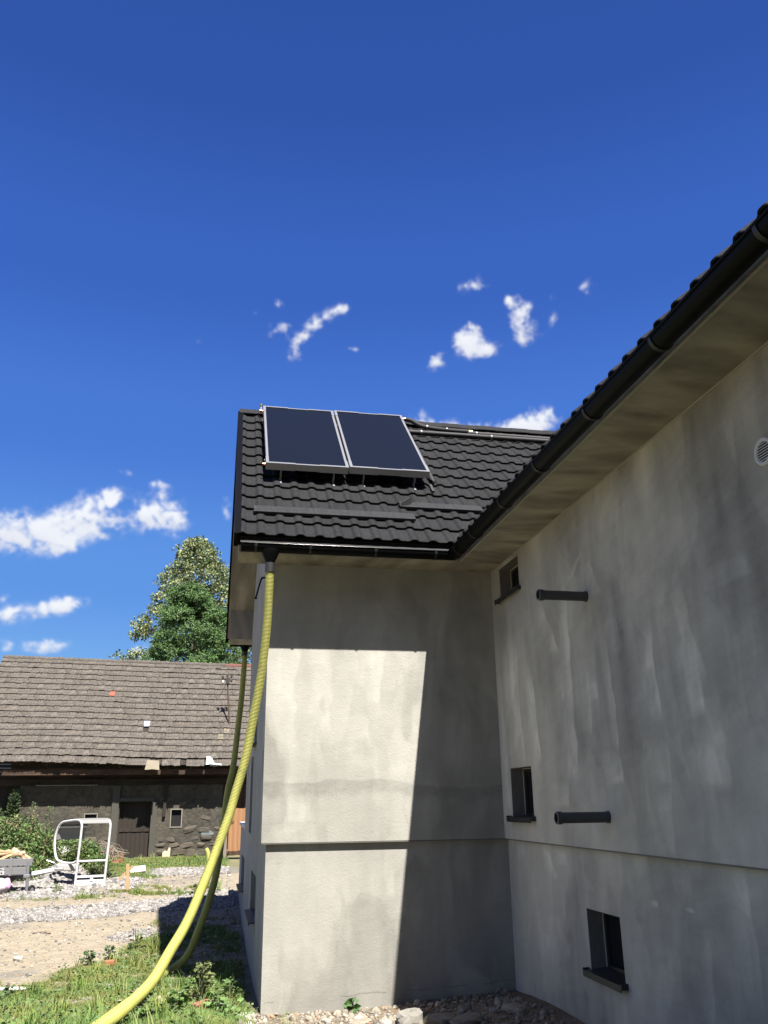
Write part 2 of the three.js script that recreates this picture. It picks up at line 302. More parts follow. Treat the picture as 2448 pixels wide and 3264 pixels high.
const plasterRight = place(tex(1024, 832, (u, v) => {
  const x = -11.1 + u * 7, y = -2.5 + v * 5.7, s = streakAt(x, y, streaks);
  let k = 0.93 + 1.5 * (plasterBase(x, y, 3) - 0.80) + 0.22 * wash(x, y, 3.7);
  const jag = (fbm(x * 5, y * 3, 4, 78) - 0.5), zone = ss(0.02, -0.03, x + 9.78 - 0.16 * ss(1.6, 0.2, y) + jag * 0.35) * ss(2.15, 1.75, y + jag * 0.8);   // lighter coat beside the corner
  const lift = ss(0.46, 0.38, y + jag * 0.75 + 0.12 * Math.sin(x * 2.3)) * ss(-8.9, -8.3, x + jag);                                        // lower lift of the same coat
  k += 0.13 * zone + 0.10 * lift * (y > YLEDGE ? 1 : 0) - 0.07 * ss(-6.2, -5.4, x + jag) * ss(0.2, 1, y);
  k *= 1 + 0.58 * s * (0.75 + 0.5 * fbm(x * 6, y * 2, 2, 75));
  const stain = ss(0.52, 0.7, fbm(x * 1.2 + 7, y * 0.8, 3, 76)) * 0.12;                       // damp patches still drying
  k *= 1 - stain;
  const warm = fbm(x * 1.1, y * 1.1, 2, 77) - 0.5;
  return [PL[0] * k * (1 + 0.04 * warm), PL[1] * k, PL[2] * k * (1 - 0.08 * warm)];
}, THREE.MirroredRepeatWrapping), -11.1, -2.5, 7, 5.7);
const fstreaks = [[0.95, 2.2, 0.95, 0.66, 0.12, 0.9], [1.35, 2.0, 1.42, 0.9, 0.12, 0.7], [1.2, 1.5, 1.28, 0.5, 0.2, 0.5], [2.15, 2.0, 2.0, 1.2, 0.14, 0.8], [1.85, 1.1, 1.95, 0.4, 0.12, 0.9], [2.5, 1.2, 2.5, 0.3, 0.35, 0.6], [2.55, 1.9, 2.5, 1.4, 0.2, 0.5], [1.0, 0.0, 1.1, -0.2, 0.3, 0.6], [1.6, -0.75, 1.65, -1.9, 0.3, 0.5], [2.1, -0.65, 2.2, -1.1, 0.2, 0.6], [3.1, 1.3, 3.3, 0.4, 0.15, 0.35], [1.3, -1.5, 1.6, -2.1, 0.4, 0.4], [2.0, 2.6, 2.1, 2.1, 0.3, 0.4]];
const plasterFront = place(tex(704, 1216, (u, v) => {
  const x = 0.5 + u * 3.3, y = -2.5 + v * 5.7;
  let k = 0.88 + 0.75 * (plasterBase(x, y, 19) - 0.8) + 0.19 * wash(x * 1.3, y * 0.9, 8.2);
  const s = streakAt(x, y, fstreaks);
  k = k * 0.80 * (1 + 0.26 * s);
  // joint of two render lifts near mid height: ragged, with trowel scratches
  const e = 0.20 + 0.10 * (fbm(x * 2.1, 1.7, 3, 81) - 0.5) - 0.06 * ss(1.8, 3.4, x), dy = y - e;
  const band = ss(-0.16, -0.03, dy + (fbm(x * 7, y * 9, 3, 82) - 0.5) * 0.16) * ss(0.07, 0.04, dy + (fbm(x * 5, 3, 2, 83) - 0.5) * 0.1);
  k *= 1 - 0.2 * band * (0.4 + fbm(x * 9, y * 14, 3, 84));
  if (x > 1.15 && x < 1.55 && Math.abs(dy + 0.06) < 0.1) { const g = Math.abs(((x * 22 + y * 2.2) % 1 + 1) % 1 - 0.5); if (g < 0.07 && n2(Math.floor(x * 22), 3, 85) > 0.35) k *= 0.86; }
  // fine crack above the ground
  const cr = Math.abs(y - (-2.17 + 0.03 * (x - 0.6) + 0.05 * (fbm(x * 6, 4, 3, 86) - 0.5)));
  if (cr < 0.004 && n2(x * 4, 1, 87) > 0.3) k *= 0.6;
  return [PL[0] * 1.1 * k, PL[1] * 1.1 * k, PL[2] * 1.1 * k];
}, THREE.MirroredRepeatWrapping), 0.5, -2.5, 3.3, 5.7);
const plasterPlain = place(tex(768, 768, (u, v) => {
  const x = u * 4, y = v * 4, k = plasterBase(x, y, 41) * 0.95 + 0.08 * wash(x, y, 14);
  return [PL[0] * k, PL[1] * k, PL[2] * k];
}, THREE.MirroredRepeatWrapping), 0, 0, 4, 4);
const plasterSoffit = place(tex(768, 512, (u, v) => {      // brushed-on base coat under the eaves; warm ground bounce light painted into its brown
  const x = u * 6, y = v * 3, sw = fbm(x * 1.6 + y * 1.2, y * 5 - x * 1.1, 4, 91), k = 0.62 + 0.75 * (sw - 0.5) + 0.2 * (fbm(x * 6, y * 9, 3, 92) - 0.5);
  return [0.43 * k, 0.395 * k, 0.325 * k];
}, THREE.MirroredRepeatWrapping), 0, 0, 6, 3);
const plBump = grey(512, 512, (u, v) => 0.5 * fbm(u * 40, v * 40, 3, 95) + 0.5 * n2(u * 200, v * 200, 96)); plBump.repeat.set(1, 1);
const M = {};
const plaster = (map) => new THREE.MeshStandardMaterial({ map, roughness: 0.93, bumpMap: plBump, bumpScale: 0.0025, side: THREE.DoubleSide });
M.right = plaster(plasterRight); M.front = plaster(plasterFront); M.plain = plaster(plasterPlain); M.soffit = plaster(plasterSoffit);
M.dark = phy([0.0028, 0.003, 0.0035], 0.45, { specularIntensity: 0.16 });
M.lip = phy([0.02, 0.02, 0.022], 0.16, { metalness: 0.6 });
M.bracket = std([0.008, 0.008, 0.009], 0.5);
M.glass = phy([0.008, 0.009, 0.011], 0.05, { ior: 1.5 });
M.shadeGrey = new THREE.MeshStandardMaterial({ map: tex(128, 128, (u, v) => { const k = 0.8 + 0.4 * fbm(u * 6, v * 6, 4, 97); return [0.135 * k, 0.128 * k, 0.118 * k]; }), roughness: 0.95, side: THREE.DoubleSide });  // dark grey standing in for shade in the reveals and under the ledge
M.frame = std([0.02, 0.021, 0.023], 0.45);
M.seal = std([0.55, 0.5, 0.4], 0.7);
M.pipe = std([0.055, 0.056, 0.06], 0.5);
M.white = std([0.52, 0.52, 0.51], 0.45);
M.black = std([0.006, 0.006, 0.006], 0.9);
M.alu = phy([0.5, 0.5, 0.49], 0.33, { metalness: 0.8 });
M.galv = phy([0.23, 0.23, 0.235], 0.5, { metalness: 0.5 });
M.copper = phy([0.75, 0.36, 0.2], 0.3, { metalness: 1 });
M.foam = std([0.02, 0.02, 0.021], 0.8);
M.insul = std([0.022, 0.022, 0.023], 0.7);

// roof steel with stone chips
const chips = tex(512, 512, (u, v) => { const a = hash(Math.floor(u * 256), Math.floor(v * 256), 5), b = n2(u * 90, v * 90, 6), c = fbm(u * 8, v * 8, 3, 7), r = fbm(u * 40, v * 5, 2, 8); const k = (0.003 + 0.022 * a * a + 0.004 * b + (a > 0.98 ? 0.06 : 0)) * (0.7 + 0.4 * c + 0.3 * r); return [k * 1.12, k * 1.15, k * 1.27]; });
chips.repeat.set(1.2, 1.2);
const chipBump = grey(256, 256, (u, v) => hash(Math.floor(u * 256), Math.floor(v * 256), 9)); chipBump.repeat.set(2.4, 2.4);
const roofMat = (k) => new THREE.MeshPhysicalMaterial({ specularIntensity: 0.4, map: chips, color: lin(k, k, k), roughness: 0.78, bumpMap: chipBump, bumpScale: 0.0015, side: THREE.DoubleSide });
M.tile = [roofMat(0.95), roofMat(0.85), roofMat(0.75), roofMat(1)];
M.guard = new THREE.MeshStandardMaterial({ map: tex(256, 256, (u, v) => { const a = hash(Math.floor(u * 128), Math.floor(v * 128), 15), k = 0.005 + 0.028 * a * a + (a > 0.95 ? 0.2 : 0); return [k, k, k]; }), roughness: 0.5, metalness: 0.35, side: THREE.DoubleSide });
M.guard.map.repeat.set(2, 2);
M.flash = std([0.018, 0.018, 0.019], 0.7);

// ---------------------------------------------------------------- the new house
const XL = 0.604, XR = 3.686, YL = -0.454, YS = 3.04, ZF = -11, ST = 0.06, PITCH = 44 * rad, TP = Math.tan(PITCH), SP = Math.sin(PITCH), CP = Math.cos(PITCH);
const E0 = 3.2, ZE = -10.33, ZR = -13.8, RUN = ZE - ZR, YR = E0 + RUN * TP, XE = 2.98, XRID = XE + RUN, SLOPE = RUN / CP;
const house = thing('house', 'grey rendered new house with dark tiled roof, L-shaped, filling the right side', 'house', [3.7, -2.3, -11]);
{
  // walls
  const w1 = rect(-10.64, -9.89, -0.2, 0.385), w0 = rect(-10.64, -9.885, 2.55, 2.985), w2 = rect(-8.745, -8.0, -1.59, -1.03);
  mesh('wall', asX(poly(rect(-11.36, 3, YL, 3.3), [w1, w0], 0.36), XR), M.right, house, { label: 'streaky shaded long wall above the ledge' });
  mesh('wall', asX(poly(rect(-11.3, 3, -3.2, YL + 0.004), [w2], 0.36 - ST), XR + ST), M.right, house, { label: 'set back basement part of the long wall' });
  mesh('wall', poly(rect(XL, XR + 0.2, YL, 3.3), [], 0.36).translate(0, 0, ZF - 0.36), M.front, house, { label: 'front wall of the wing, half in sunlight' });
  mesh('wall', poly(rect(XL + ST, XR + 0.25, -3.2, YL + 0.004), [], 0.36 - ST).translate(0, 0, ZF - 0.36), M.front, house, { label: 'basement part of the front wall' });
  const gw = [[-11.362, YL], [-16.6, YL], [-16.6, YS + 0.3], [ZR, YR - 0.16], [-11.362, YS + 0.75]];
  mesh('wall', asX(poly(gw.slice().reverse(), [rect(-14.72, -13.93, YL + 0.02, 0.72), rect(-13.93, -13.12, 0.86, 1.9)], 0.36), XL), M.plain, house, { label: 'gable wall seen almost edge-on' });
  mesh('wall', asX(poly(rect(-20.6, -11.362, -3.2, YL + 0.003), [rect(-14.66, -13.12, -1.565, -0.99), rect(-19.3, -17.7, -1.565, -1.0)], 0.3), XL + ST), M.plain, house, { label: 'basement gable wall with two low windows' });
  mesh('wall', merge([bx(XL + 0.4, 9.4, -3.2, 3.3, -16.6, -16.3), bx(9.1, 9.4, -3.2, 3.3, -16.25, 2.6), bx(XR + 0.4, 9.4, -3.2, 3.3, 2.6, 2.95), poly([[XR + 0.4, 3.3], [9.05, 3.3], [XRID, YR - 0.2]], [], 0.3).translate(0, 0, 2.62)]), M.plain, house);
  const ter = mesh('terrace', merge([bx(XL + ST + 0.31, 6, -3.2, YL - 0.01, -20.6, -20.3), bx(5.7, 6, -3.2, YL - 0.01, -20.29, -16.61)]), M.plain, house);
  mesh('white_coping', bx(XL + ST - 0.03, 6.05, YL, YL + 0.07, -20.66, -16.62), M.white, ter);

  mesh('ledge_shade_strip', merge([bx(XR + 0.003, XR + ST - 0.001, YL - 0.014, YL - 0.0015, -10.99, 2.98), bx(XL + 0.01, XR + ST - 0.002, YL - 0.014, YL - 0.0015, ZF - ST + 0.001, ZF - 0.003)]), M.shadeGrey, house, { label: 'thin dark strip drawn as the shade line under the ledge' });  // dark strip painted where the ledge shades the wall below
  // eaves boxes, fascias, soffits of the sloping verge
  const eave = (outline, depth, x) => asX(poly(outline, [], depth), x);
  mesh('soffit', eave([[ZF + 0.002, YS], [-10.45, YS], [-10.45, 3.135], [ZF + 0.002, 3.65]], XR + 0.05 - 0.17, 0.17), M.soffit, house);
  mesh('soffit', eave([[-16.598, YS], [-16.598, 3.63], [-17.2, 3.1], [-17.2, YS]], 5, 0.17), M.soffit, house);
  mesh('soffit', poly([[3.1, YS - 0.002], [XR + 0.003, YS - 0.002], [XR + 0.003, 3.68], [3.1, 3.135]], [], 13.6).translate(0, 0, -10.52), M.soffit, house);
  mesh('drip_bead', merge([bx(3.088, 3.1005, YS - 0.012, YS + 0.006, -10.45, 3.05), bx(XR - 0.012, XR + 0.002, YS - 0.014, YS - 0.0025, -10.99, 3.05)]), M.right, house);
  const vs = (z0, y0, z1, y1) => eave([[z0, y0], [z1, y1], [z1, y1 + 0.05], [z0, y0 + 0.05]], 0.5, 0.13);
  mesh('verge_soffit', merge([vs(-10.5, E0 - 0.06, ZR, YR - 0.3), vs(-17.1, E0 - 0.06, ZR, YR - 0.3)]), M.soffit, house);

  // roof: slabs, stone-chip tiles, ridge caps, verge flashing
  const qF = new THREE.Quaternion().setFromAxisAngle(new THREE.Vector3(1, 0, 0), -(Math.PI / 2 - PITCH));
  const bM = new THREE.Matrix4().makeBasis(new THREE.Vector3(0, 0, 1), new THREE.Vector3(CP, SP, 0), new THREE.Vector3(-SP, CP, 0));
  const qM = new THREE.Quaternion().setFromRotationMatrix(bM);
  const slab = (x0, x1, th) => bx(x0, x1, 0.02, SLOPE + 0.02, -th, 0);
  const front = slab(0.15, XRID, 0.13).applyQuaternion(qF).translate(0, E0, ZE);
  const back = slab(0.15, XRID, 0.13).applyMatrix4(new THREE.Matrix4().makeScale(1, 1, -1).multiply(new THREE.Matrix4().makeRotationFromQuaternion(qF))).translate(0, E0, 2 * ZR - ZE);
  const west = slab(-17.3, 3.4, 0.13).applyQuaternion(qM).translate(XE, E0, 0);
  const east = slab(-17.3, 3.4, 0.13).applyMatrix4(new THREE.Matrix4().makeScale(-1, 1, 1).multiply(new THREE.Matrix4().makeRotationFromQuaternion(qM))).translate(2 * XRID - XE, E0, 0);
  const roof = mesh('roof', merge([front, flip(back), west, flip(east)]), M.tile[2], house);
  const TW = 0.25, CL = 0.391;
  const prof = (t) => t < 0.1 ? 1 : t < 0.33 ? 1 - ss(0.1, 0.33, t) : t < 0.74 ? 0 : t < 0.93 ? ss(0.74, 0.93, t) : 1;
  function tileGeo(seed) {
    const R = rng(seed), P = [], U = [], I = [], N = 16, du = R() * 3, dv = R() * 3;
    const row = (y, f) => { for (let i = 0; i <= N; i++) { const t = i / N; P.push(t * TW, y, f(prof(t) * 0.027)); U.push(t * TW + du, y + dv); } };
    row(0.004, (p) => p + 0.030); row(0, (p) => p + 0.044); row(0.008, (p) => p + 0.050); row(0.2, (p) => p + 0.036); row(CL + 0.03, (p) => p + 0.008);
    for (let r = 0; r < 4; r++) for (let i = 0; i < N; i++) { const a = r * (N + 1) + i, b = a + 1, c = a + N + 1, d = c + 1; I.push(a, b, d, a, d, c); }
    const g = new THREE.BufferGeometry(); g.setAttribute('position', new THREE.Float32BufferAttribute(P, 3)); g.setAttribute('uv', new THREE.Float32BufferAttribute(U, 2)); g.setIndex(I);
    const G = g.toNonIndexed(); G.computeVertexNormals(); return G;
  }
  const geos = [1, 2, 3, 4, 5].map(tileGeo), R = rng(5);
  const fieldGeo = [];
  for (let j = 0; j < 12; j++) {
    const a = j * CL, valley = XE + a * CP;
    for (let i = 0; 0.18 + i * TW < valley + 0.02; i++) {
      const p = new THREE.Vector3(0.18 + i * TW, a, 0).applyQuaternion(qF).add(new THREE.Vector3(0, E0, ZE));
      mesh(numbered('roof_tile'), geos[Math.floor(R() * 5)], M.tile[Math.floor(R() * 3)], roof, { pos: p.toArray(), quat: qF });
    }
  }
  for (let j = 0; j < 12; j++) for (let i = 0; i < 55; i++) {
    const z = -10.3 + i * TW - (j ? Math.floor(j * CL * CP / TW) * TW : 0) * 0;
    const zz = j === 0 ? -10.3 + i * TW : -10.3 + i * TW;
    const p = new THREE.Vector3(zz, j * CL, 0).applyQuaternion(qM).add(new THREE.Vector3(XE + 0.012, E0 - 0.022, 0));
    if (j === 0 && zz < -3.2) mesh(numbered('roof_tile'), geos[Math.floor(R() * 5)], M.tile[Math.floor(R() * 3)], roof, { pos: p.toArray(), quat: qM });
    else fieldGeo.push(geos[i % 5].clone().applyQuaternion(qM).translate(...p.toArray()));
  }
  mesh('tile_field', merge(fieldGeo), M.tile[1], roof, { kind: 'stuff', label: 'tiles of the long roof slope above the gutter' });
  // ridge caps along the wing, short folded pieces that lap
  const cap = (L) => { const o = [[-0.15, -0.115], [-0.045, 0], [0.045, 0], [0.15, -0.115], [0.15, -0.128], [0.04, -0.014], [-0.04, -0.014], [-0.15, -0.128]]; return poly(o, [], L).rotateY(Math.PI / 2); };
  const capG = cap(0.345);
  for (let i = 0; i < 19; i++) mesh(numbered('ridge_cap'), capG, M.tile[(i * 7) % 3], roof, { pos: [0.12 + i * 0.335, YR + 0.085 + 0.006 * (i % 2), ZR], rot: [0, 0, 0.004] });
  mesh('verge_flashing', merge([bx(0.095, 0.15, -0.02, SLOPE - 0.02, -0.13, 0.06), bx(0.15, 0.185, -0.02, SLOPE - 0.02, 0.055, 0.066)]).applyQuaternion(qF).translate(0, E0, ZE), M.dark, house);
  mesh('verge_flashing', flip(merge([bx(0.095, 0.15, -0.05, SLOPE - 0.02, -0.13, 0.06)]).applyMatrix4(new THREE.Matrix4().makeScale(1, 1, -1).multiply(new THREE.Matrix4().makeRotationFromQuaternion(qF))).translate(0, E0, 2 * ZR - ZE)), M.dark, house);
  mesh('eave_flashing', merge([bx(0.18, 2.95, -0.075, 0.02, -0.035, -0.03).applyQuaternion(qF).translate(0, E0, ZE - 0.015)]), M.flash, house);
  // snow guards: long chipped steel strips standing up from the tiles
  const strip = (x0, x1, a0, a1) => mesh(numbered('snow_guard_strip'), merge([bx(x0, x1, a0, a1, 0.094, 0.097), bx(x0, x1, a0 - 0.004, a0, 0.06, 0.097)]).applyQuaternion(qF).translate(0, E0, ZE), M.guard, house);
  strip(0.345, 2.55, 0.585, 0.765); strip(2.4, 3.62, 0.985, 1.15);
  const twist = mesh('snow_guard_strip', plank([2.41, 0.99, 0.1], [2.56, 1.07, 0.16], 0.1, 0.003, 1.2).applyQuaternion(qF).translate(0, E0, ZE), M.alu, house, { label: 'bent bright end of the snow guard' });
  // gutters
  const half = (r, t) => { const s = []; for (let i = 0; i <= 14; i++) { const a = Math.PI + i / 14 * Math.PI; s.push([Math.cos(a) * r, Math.sin(a) * r]); } for (let i = 14; i >= 0; i--) { const a = Math.PI + i / 14 * Math.PI; s.push([Math.cos(a) * (r - t), Math.sin(a) * (r - t)]); } return s; };
  const gy = 3.102, gr = 0.088;
  const gFront = asX(poly(half(gr, 0.006), [], 2.79), 0.2).translate(0, gy, -10.365);
  const gf = mesh('front_gutter', gFront, M.dark, house);
  mesh('lip', bar([0.2, gy + 0.008, -10.365 + gr + 0.004], [2.9, gy + 0.008, -10.365 + gr + 0.004], 0.008, 10), M.lip, gf);
  mesh('end_cap', asX(poly(half(gr + 0.004, gr), [], 0.012), 0.19).translate(0, gy, -10.365), M.dark, gf);
  for (const x of [0.36, 1.05, 1.9, 2.7]) mesh(numbered('gutter_bracket'), asX(poly(half(gr + 0.007, 0.006), [], 0.03), x).translate(0, gy, -10.365), M.bracket, gf);
  const gR = mesh('side_gutter', poly(half(gr, 0.006), [], 13.5).translate(2.975, gy, -10.31), M.dark, house);
  mesh('lip', bar([2.975 - gr - 0.004, gy + 0.008, -10.3], [2.975 - gr - 0.004, gy + 0.008, 3.1], 0.011, 10), M.dark, gR);
  for (const z of [-10.05, -9.36, -8.25, -7.18, -5.98, -4.82, -3.57, -2.4]) mesh(numbered('gutter_bracket'), poly(half(gr + 0.008, 0.008), [], 0.035).translate(2.975, gy, z), M.bracket, gR);
  // outlets
  for (const [x, z, y] of [[0.562, -10.365, 3.03], [0.49, -17.3, 3.07]]) {
    const f = mesh(numbered('gutter_outlet'), new THREE.LatheGeometry([[0.11, 0.02], [0.108, -0.03], [0.056, -0.15], [0.056, -0.165]].map((p) => new THREE.Vector2(...p)), 20).translate(x, y, z), M.dark, house);
    mesh('pipe_socket', new THREE.CylinderGeometry(0.063, 0.061, 0.12, 22).translate(x, y - 0.215, z), M.frame, f);
  }
  mesh('rear_gutter', asX(poly(half(gr, 0.006), [], 4.5), 0.19).translate(0, gy, -17.3), M.dark, house);
  // windows of the long wall
  const wallWindow = (name, z0, z1, y0, y1, x) => {
    const d = x + 0.17;
    const w = mesh(numbered(name), merge([bx(d, d + 0.06, y0, y0 + 0.05, z0, z1), bx(d, d + 0.06, y1 - 0.05, y1, z0, z1), bx(d, d + 0.06, y0 + 0.05, y1 - 0.05, z0, z0 + 0.05), bx(d, d + 0.06, y0 + 0.05, y1 - 0.05, z1 - 0.05, z1)]), M.frame, house);
    mesh('reveal', merge([bx(x + 0.004, d - 0.001, y0, y1, z0 + 0.0005, z0 + 0.004), bx(x + 0.004, d - 0.001, y0, y1, z1 - 0.004, z1 - 0.0005), bx(x + 0.004, d - 0.001, y1 - 0.004, y1 - 0.0005, z0 + 0.005, z1 - 0.005)]), M.shadeGrey, w, { label: 'thin dark lining with the recess shade in its colour' });  // dark lining added so the recess shade sits in the colour
    mesh('pane', bx(d + 0.02, d + 0.04, y0 + 0.05, y1 - 0.05, z0 + 0.05, z1 - 0.05), M.glass, w);
    mesh('sealing_strip', merge([bx(d - 0.008, d - 0.001, y0 + 0.03, y1 - 0.012, z0, z0 + 0.012), bx(d - 0.008, d - 0.001, y1 - 0.012, y1, z0, z1)]), M.seal, w);
    const s = asX(poly([[z0 - 0.04, 0], [z1 + 0.04, 0], [z1 + 0.04, 0.018], [z0 - 0.04, 0.018]], [], 0.245), 0);
    s.rotateZ(0.1).translate(x - 0.065, y0 - 0.012, 0);
    mesh('sill', merge([s, bx(x - 0.072, x - 0.062, y0 - 0.05, y0 + 0.008, z0 - 0.04, z1 + 0.04), bx(x - 0.07, x + 0.02, y0 - 0.03, y0 + 0.022, z0 - 0.052, z0 - 0.04), bx(x - 0.07, x + 0.02, y0 - 0.03, y0 + 0.022, z1 + 0.04, z1 + 0.052)]), M.frame, w);
  };
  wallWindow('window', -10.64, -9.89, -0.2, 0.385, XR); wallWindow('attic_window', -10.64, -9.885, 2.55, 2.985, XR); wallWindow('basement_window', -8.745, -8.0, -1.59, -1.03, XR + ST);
  // windows of the gable wall (seen edge-on)
  const gableWindow = (name, z0, z1, y0, y1, x, sill = true) => {
    const d = x + 0.19;
    const w = mesh(numbered(name), merge([bx(d, d + 0.06, y0, y0 + 0.06, z0, z1), bx(d, d + 0.06, y1 - 0.06, y1, z0, z1), bx(d, d + 0.06, y0 + 0.06, y1 - 0.06, z0, z0 + 0.06), bx(d, d + 0.06, y0 + 0.06, y1 - 0.06, z1 - 0.06, z1)]), M.frame, house);
    mesh('pane', bx(d + 0.02, d + 0.04, y0 + 0.06, y1 - 0.06, z0 + 0.06, z1 - 0.06), M.glass, w);
    if (sill) { const s = new THREE.BoxGeometry(0.25, 0.016, z1 - z0 + 0.08).rotateZ(0.12).translate(x + 0.04, y0 - 0.004, (z0 + z1) / 2); mesh('sill', merge([s, bx(x - 0.088, x - 0.078, y0 - 0.05, y0 - 0.006, z0 - 0.04, z1 + 0.04)]), M.frame, w); }
  };
  gableWindow('basement_window', -14.66, -13.12, -1.565, -0.99, XL + ST); gableWindow('basement_window', -19.3, -17.7, -1.565, -1.0, XL + ST);
  gableWindow('gable_window', -13.93, -13.12, 0.86, 1.9, XL); gableWindow('gable_door', -14.72, -13.93, YL + 0.02, 0.72, XL, false);
  // pipe stubs through the long wall
  for (const [y, z] of [[1.985, -7.956], [-0.159, -7.909]]) {
    const p = mesh(numbered('drain_pipe_stub'), new THREE.CylinderGeometry(0.049, 0.049, 0.56, 28, 1, true).rotateZ(Math.PI / 2).translate(XR - 0.24, y, z), M.pipe, house);
    mesh('pipe_collar', merge([new THREE.LatheGeometry([[0.043, 0], [0.056, 0], [0.058, 0.008], [0.058, 0.05], [0.0495, 0.06]].map((q) => new THREE.Vector2(...q)), 28).rotateZ(-Math.PI / 2).translate(XR - 0.525, y, z)]), M.pipe, p);
    mesh('pipe_bore', new THREE.CylinderGeometry(0.0455, 0.0455, 0.5, 24).rotateZ(Math.PI / 2).translate(XR - 0.2, y, z), M.black, p);
    mesh('pipe_ring', new THREE.CylinderGeometry(0.056, 0.056, 0.018, 24).rotateZ(Math.PI / 2).translate(XR - 0.01, y, z), M.pipe, p);
  }
  // round vent grille at the right edge
  const v = mesh('vent_grille', new THREE.LatheGeometry([[0.072, 0], [0.076, -0.012], [0.09, -0.016], [0.1, -0.01], [0.104, 0]].map((q) => new THREE.Vector2(...q)), 36).rotateZ(-Math.PI / 2).translate(XR - 0.004, 2.30, -4.845), M.white, house);
  mesh('vent_bore', new THREE.CylinderGeometry(0.073, 0.073, 0.004, 30).rotateZ(Math.PI / 2).translate(XR - 0.003, 2.30, -4.845), M.black, v);
  for (let i = -3; i <= 3; i++) { const h = Math.sqrt(0.073 ** 2 - (i * 0.0195) ** 2), o = i * 0.0195; mesh(numbered('vent_slat'), bx(-0.0115, -0.0065, -0.0027, 0.0027, -h, h).rotateX(0).translate(0, o, 0).translate(XR, 2.30, -4.845), M.white, v); }
  // stay for a shutter hook high on the gable wall
  mesh('wall_stay', merge([bar([0.505, 2.93, -11.4], [0.52, 2.95, -11.4], 0.014), bar([0.505, 2.935, -11.4], [0.44, 2.665, -11.4], 0.011), bar([0.425, 2.66, -11.4], [0.455, 2.665, -11.4], 0.016), bar([0.52, 2.95, -11.4], [0.61, 2.96, -11.4], 0.014)]), M.dark, house);
}

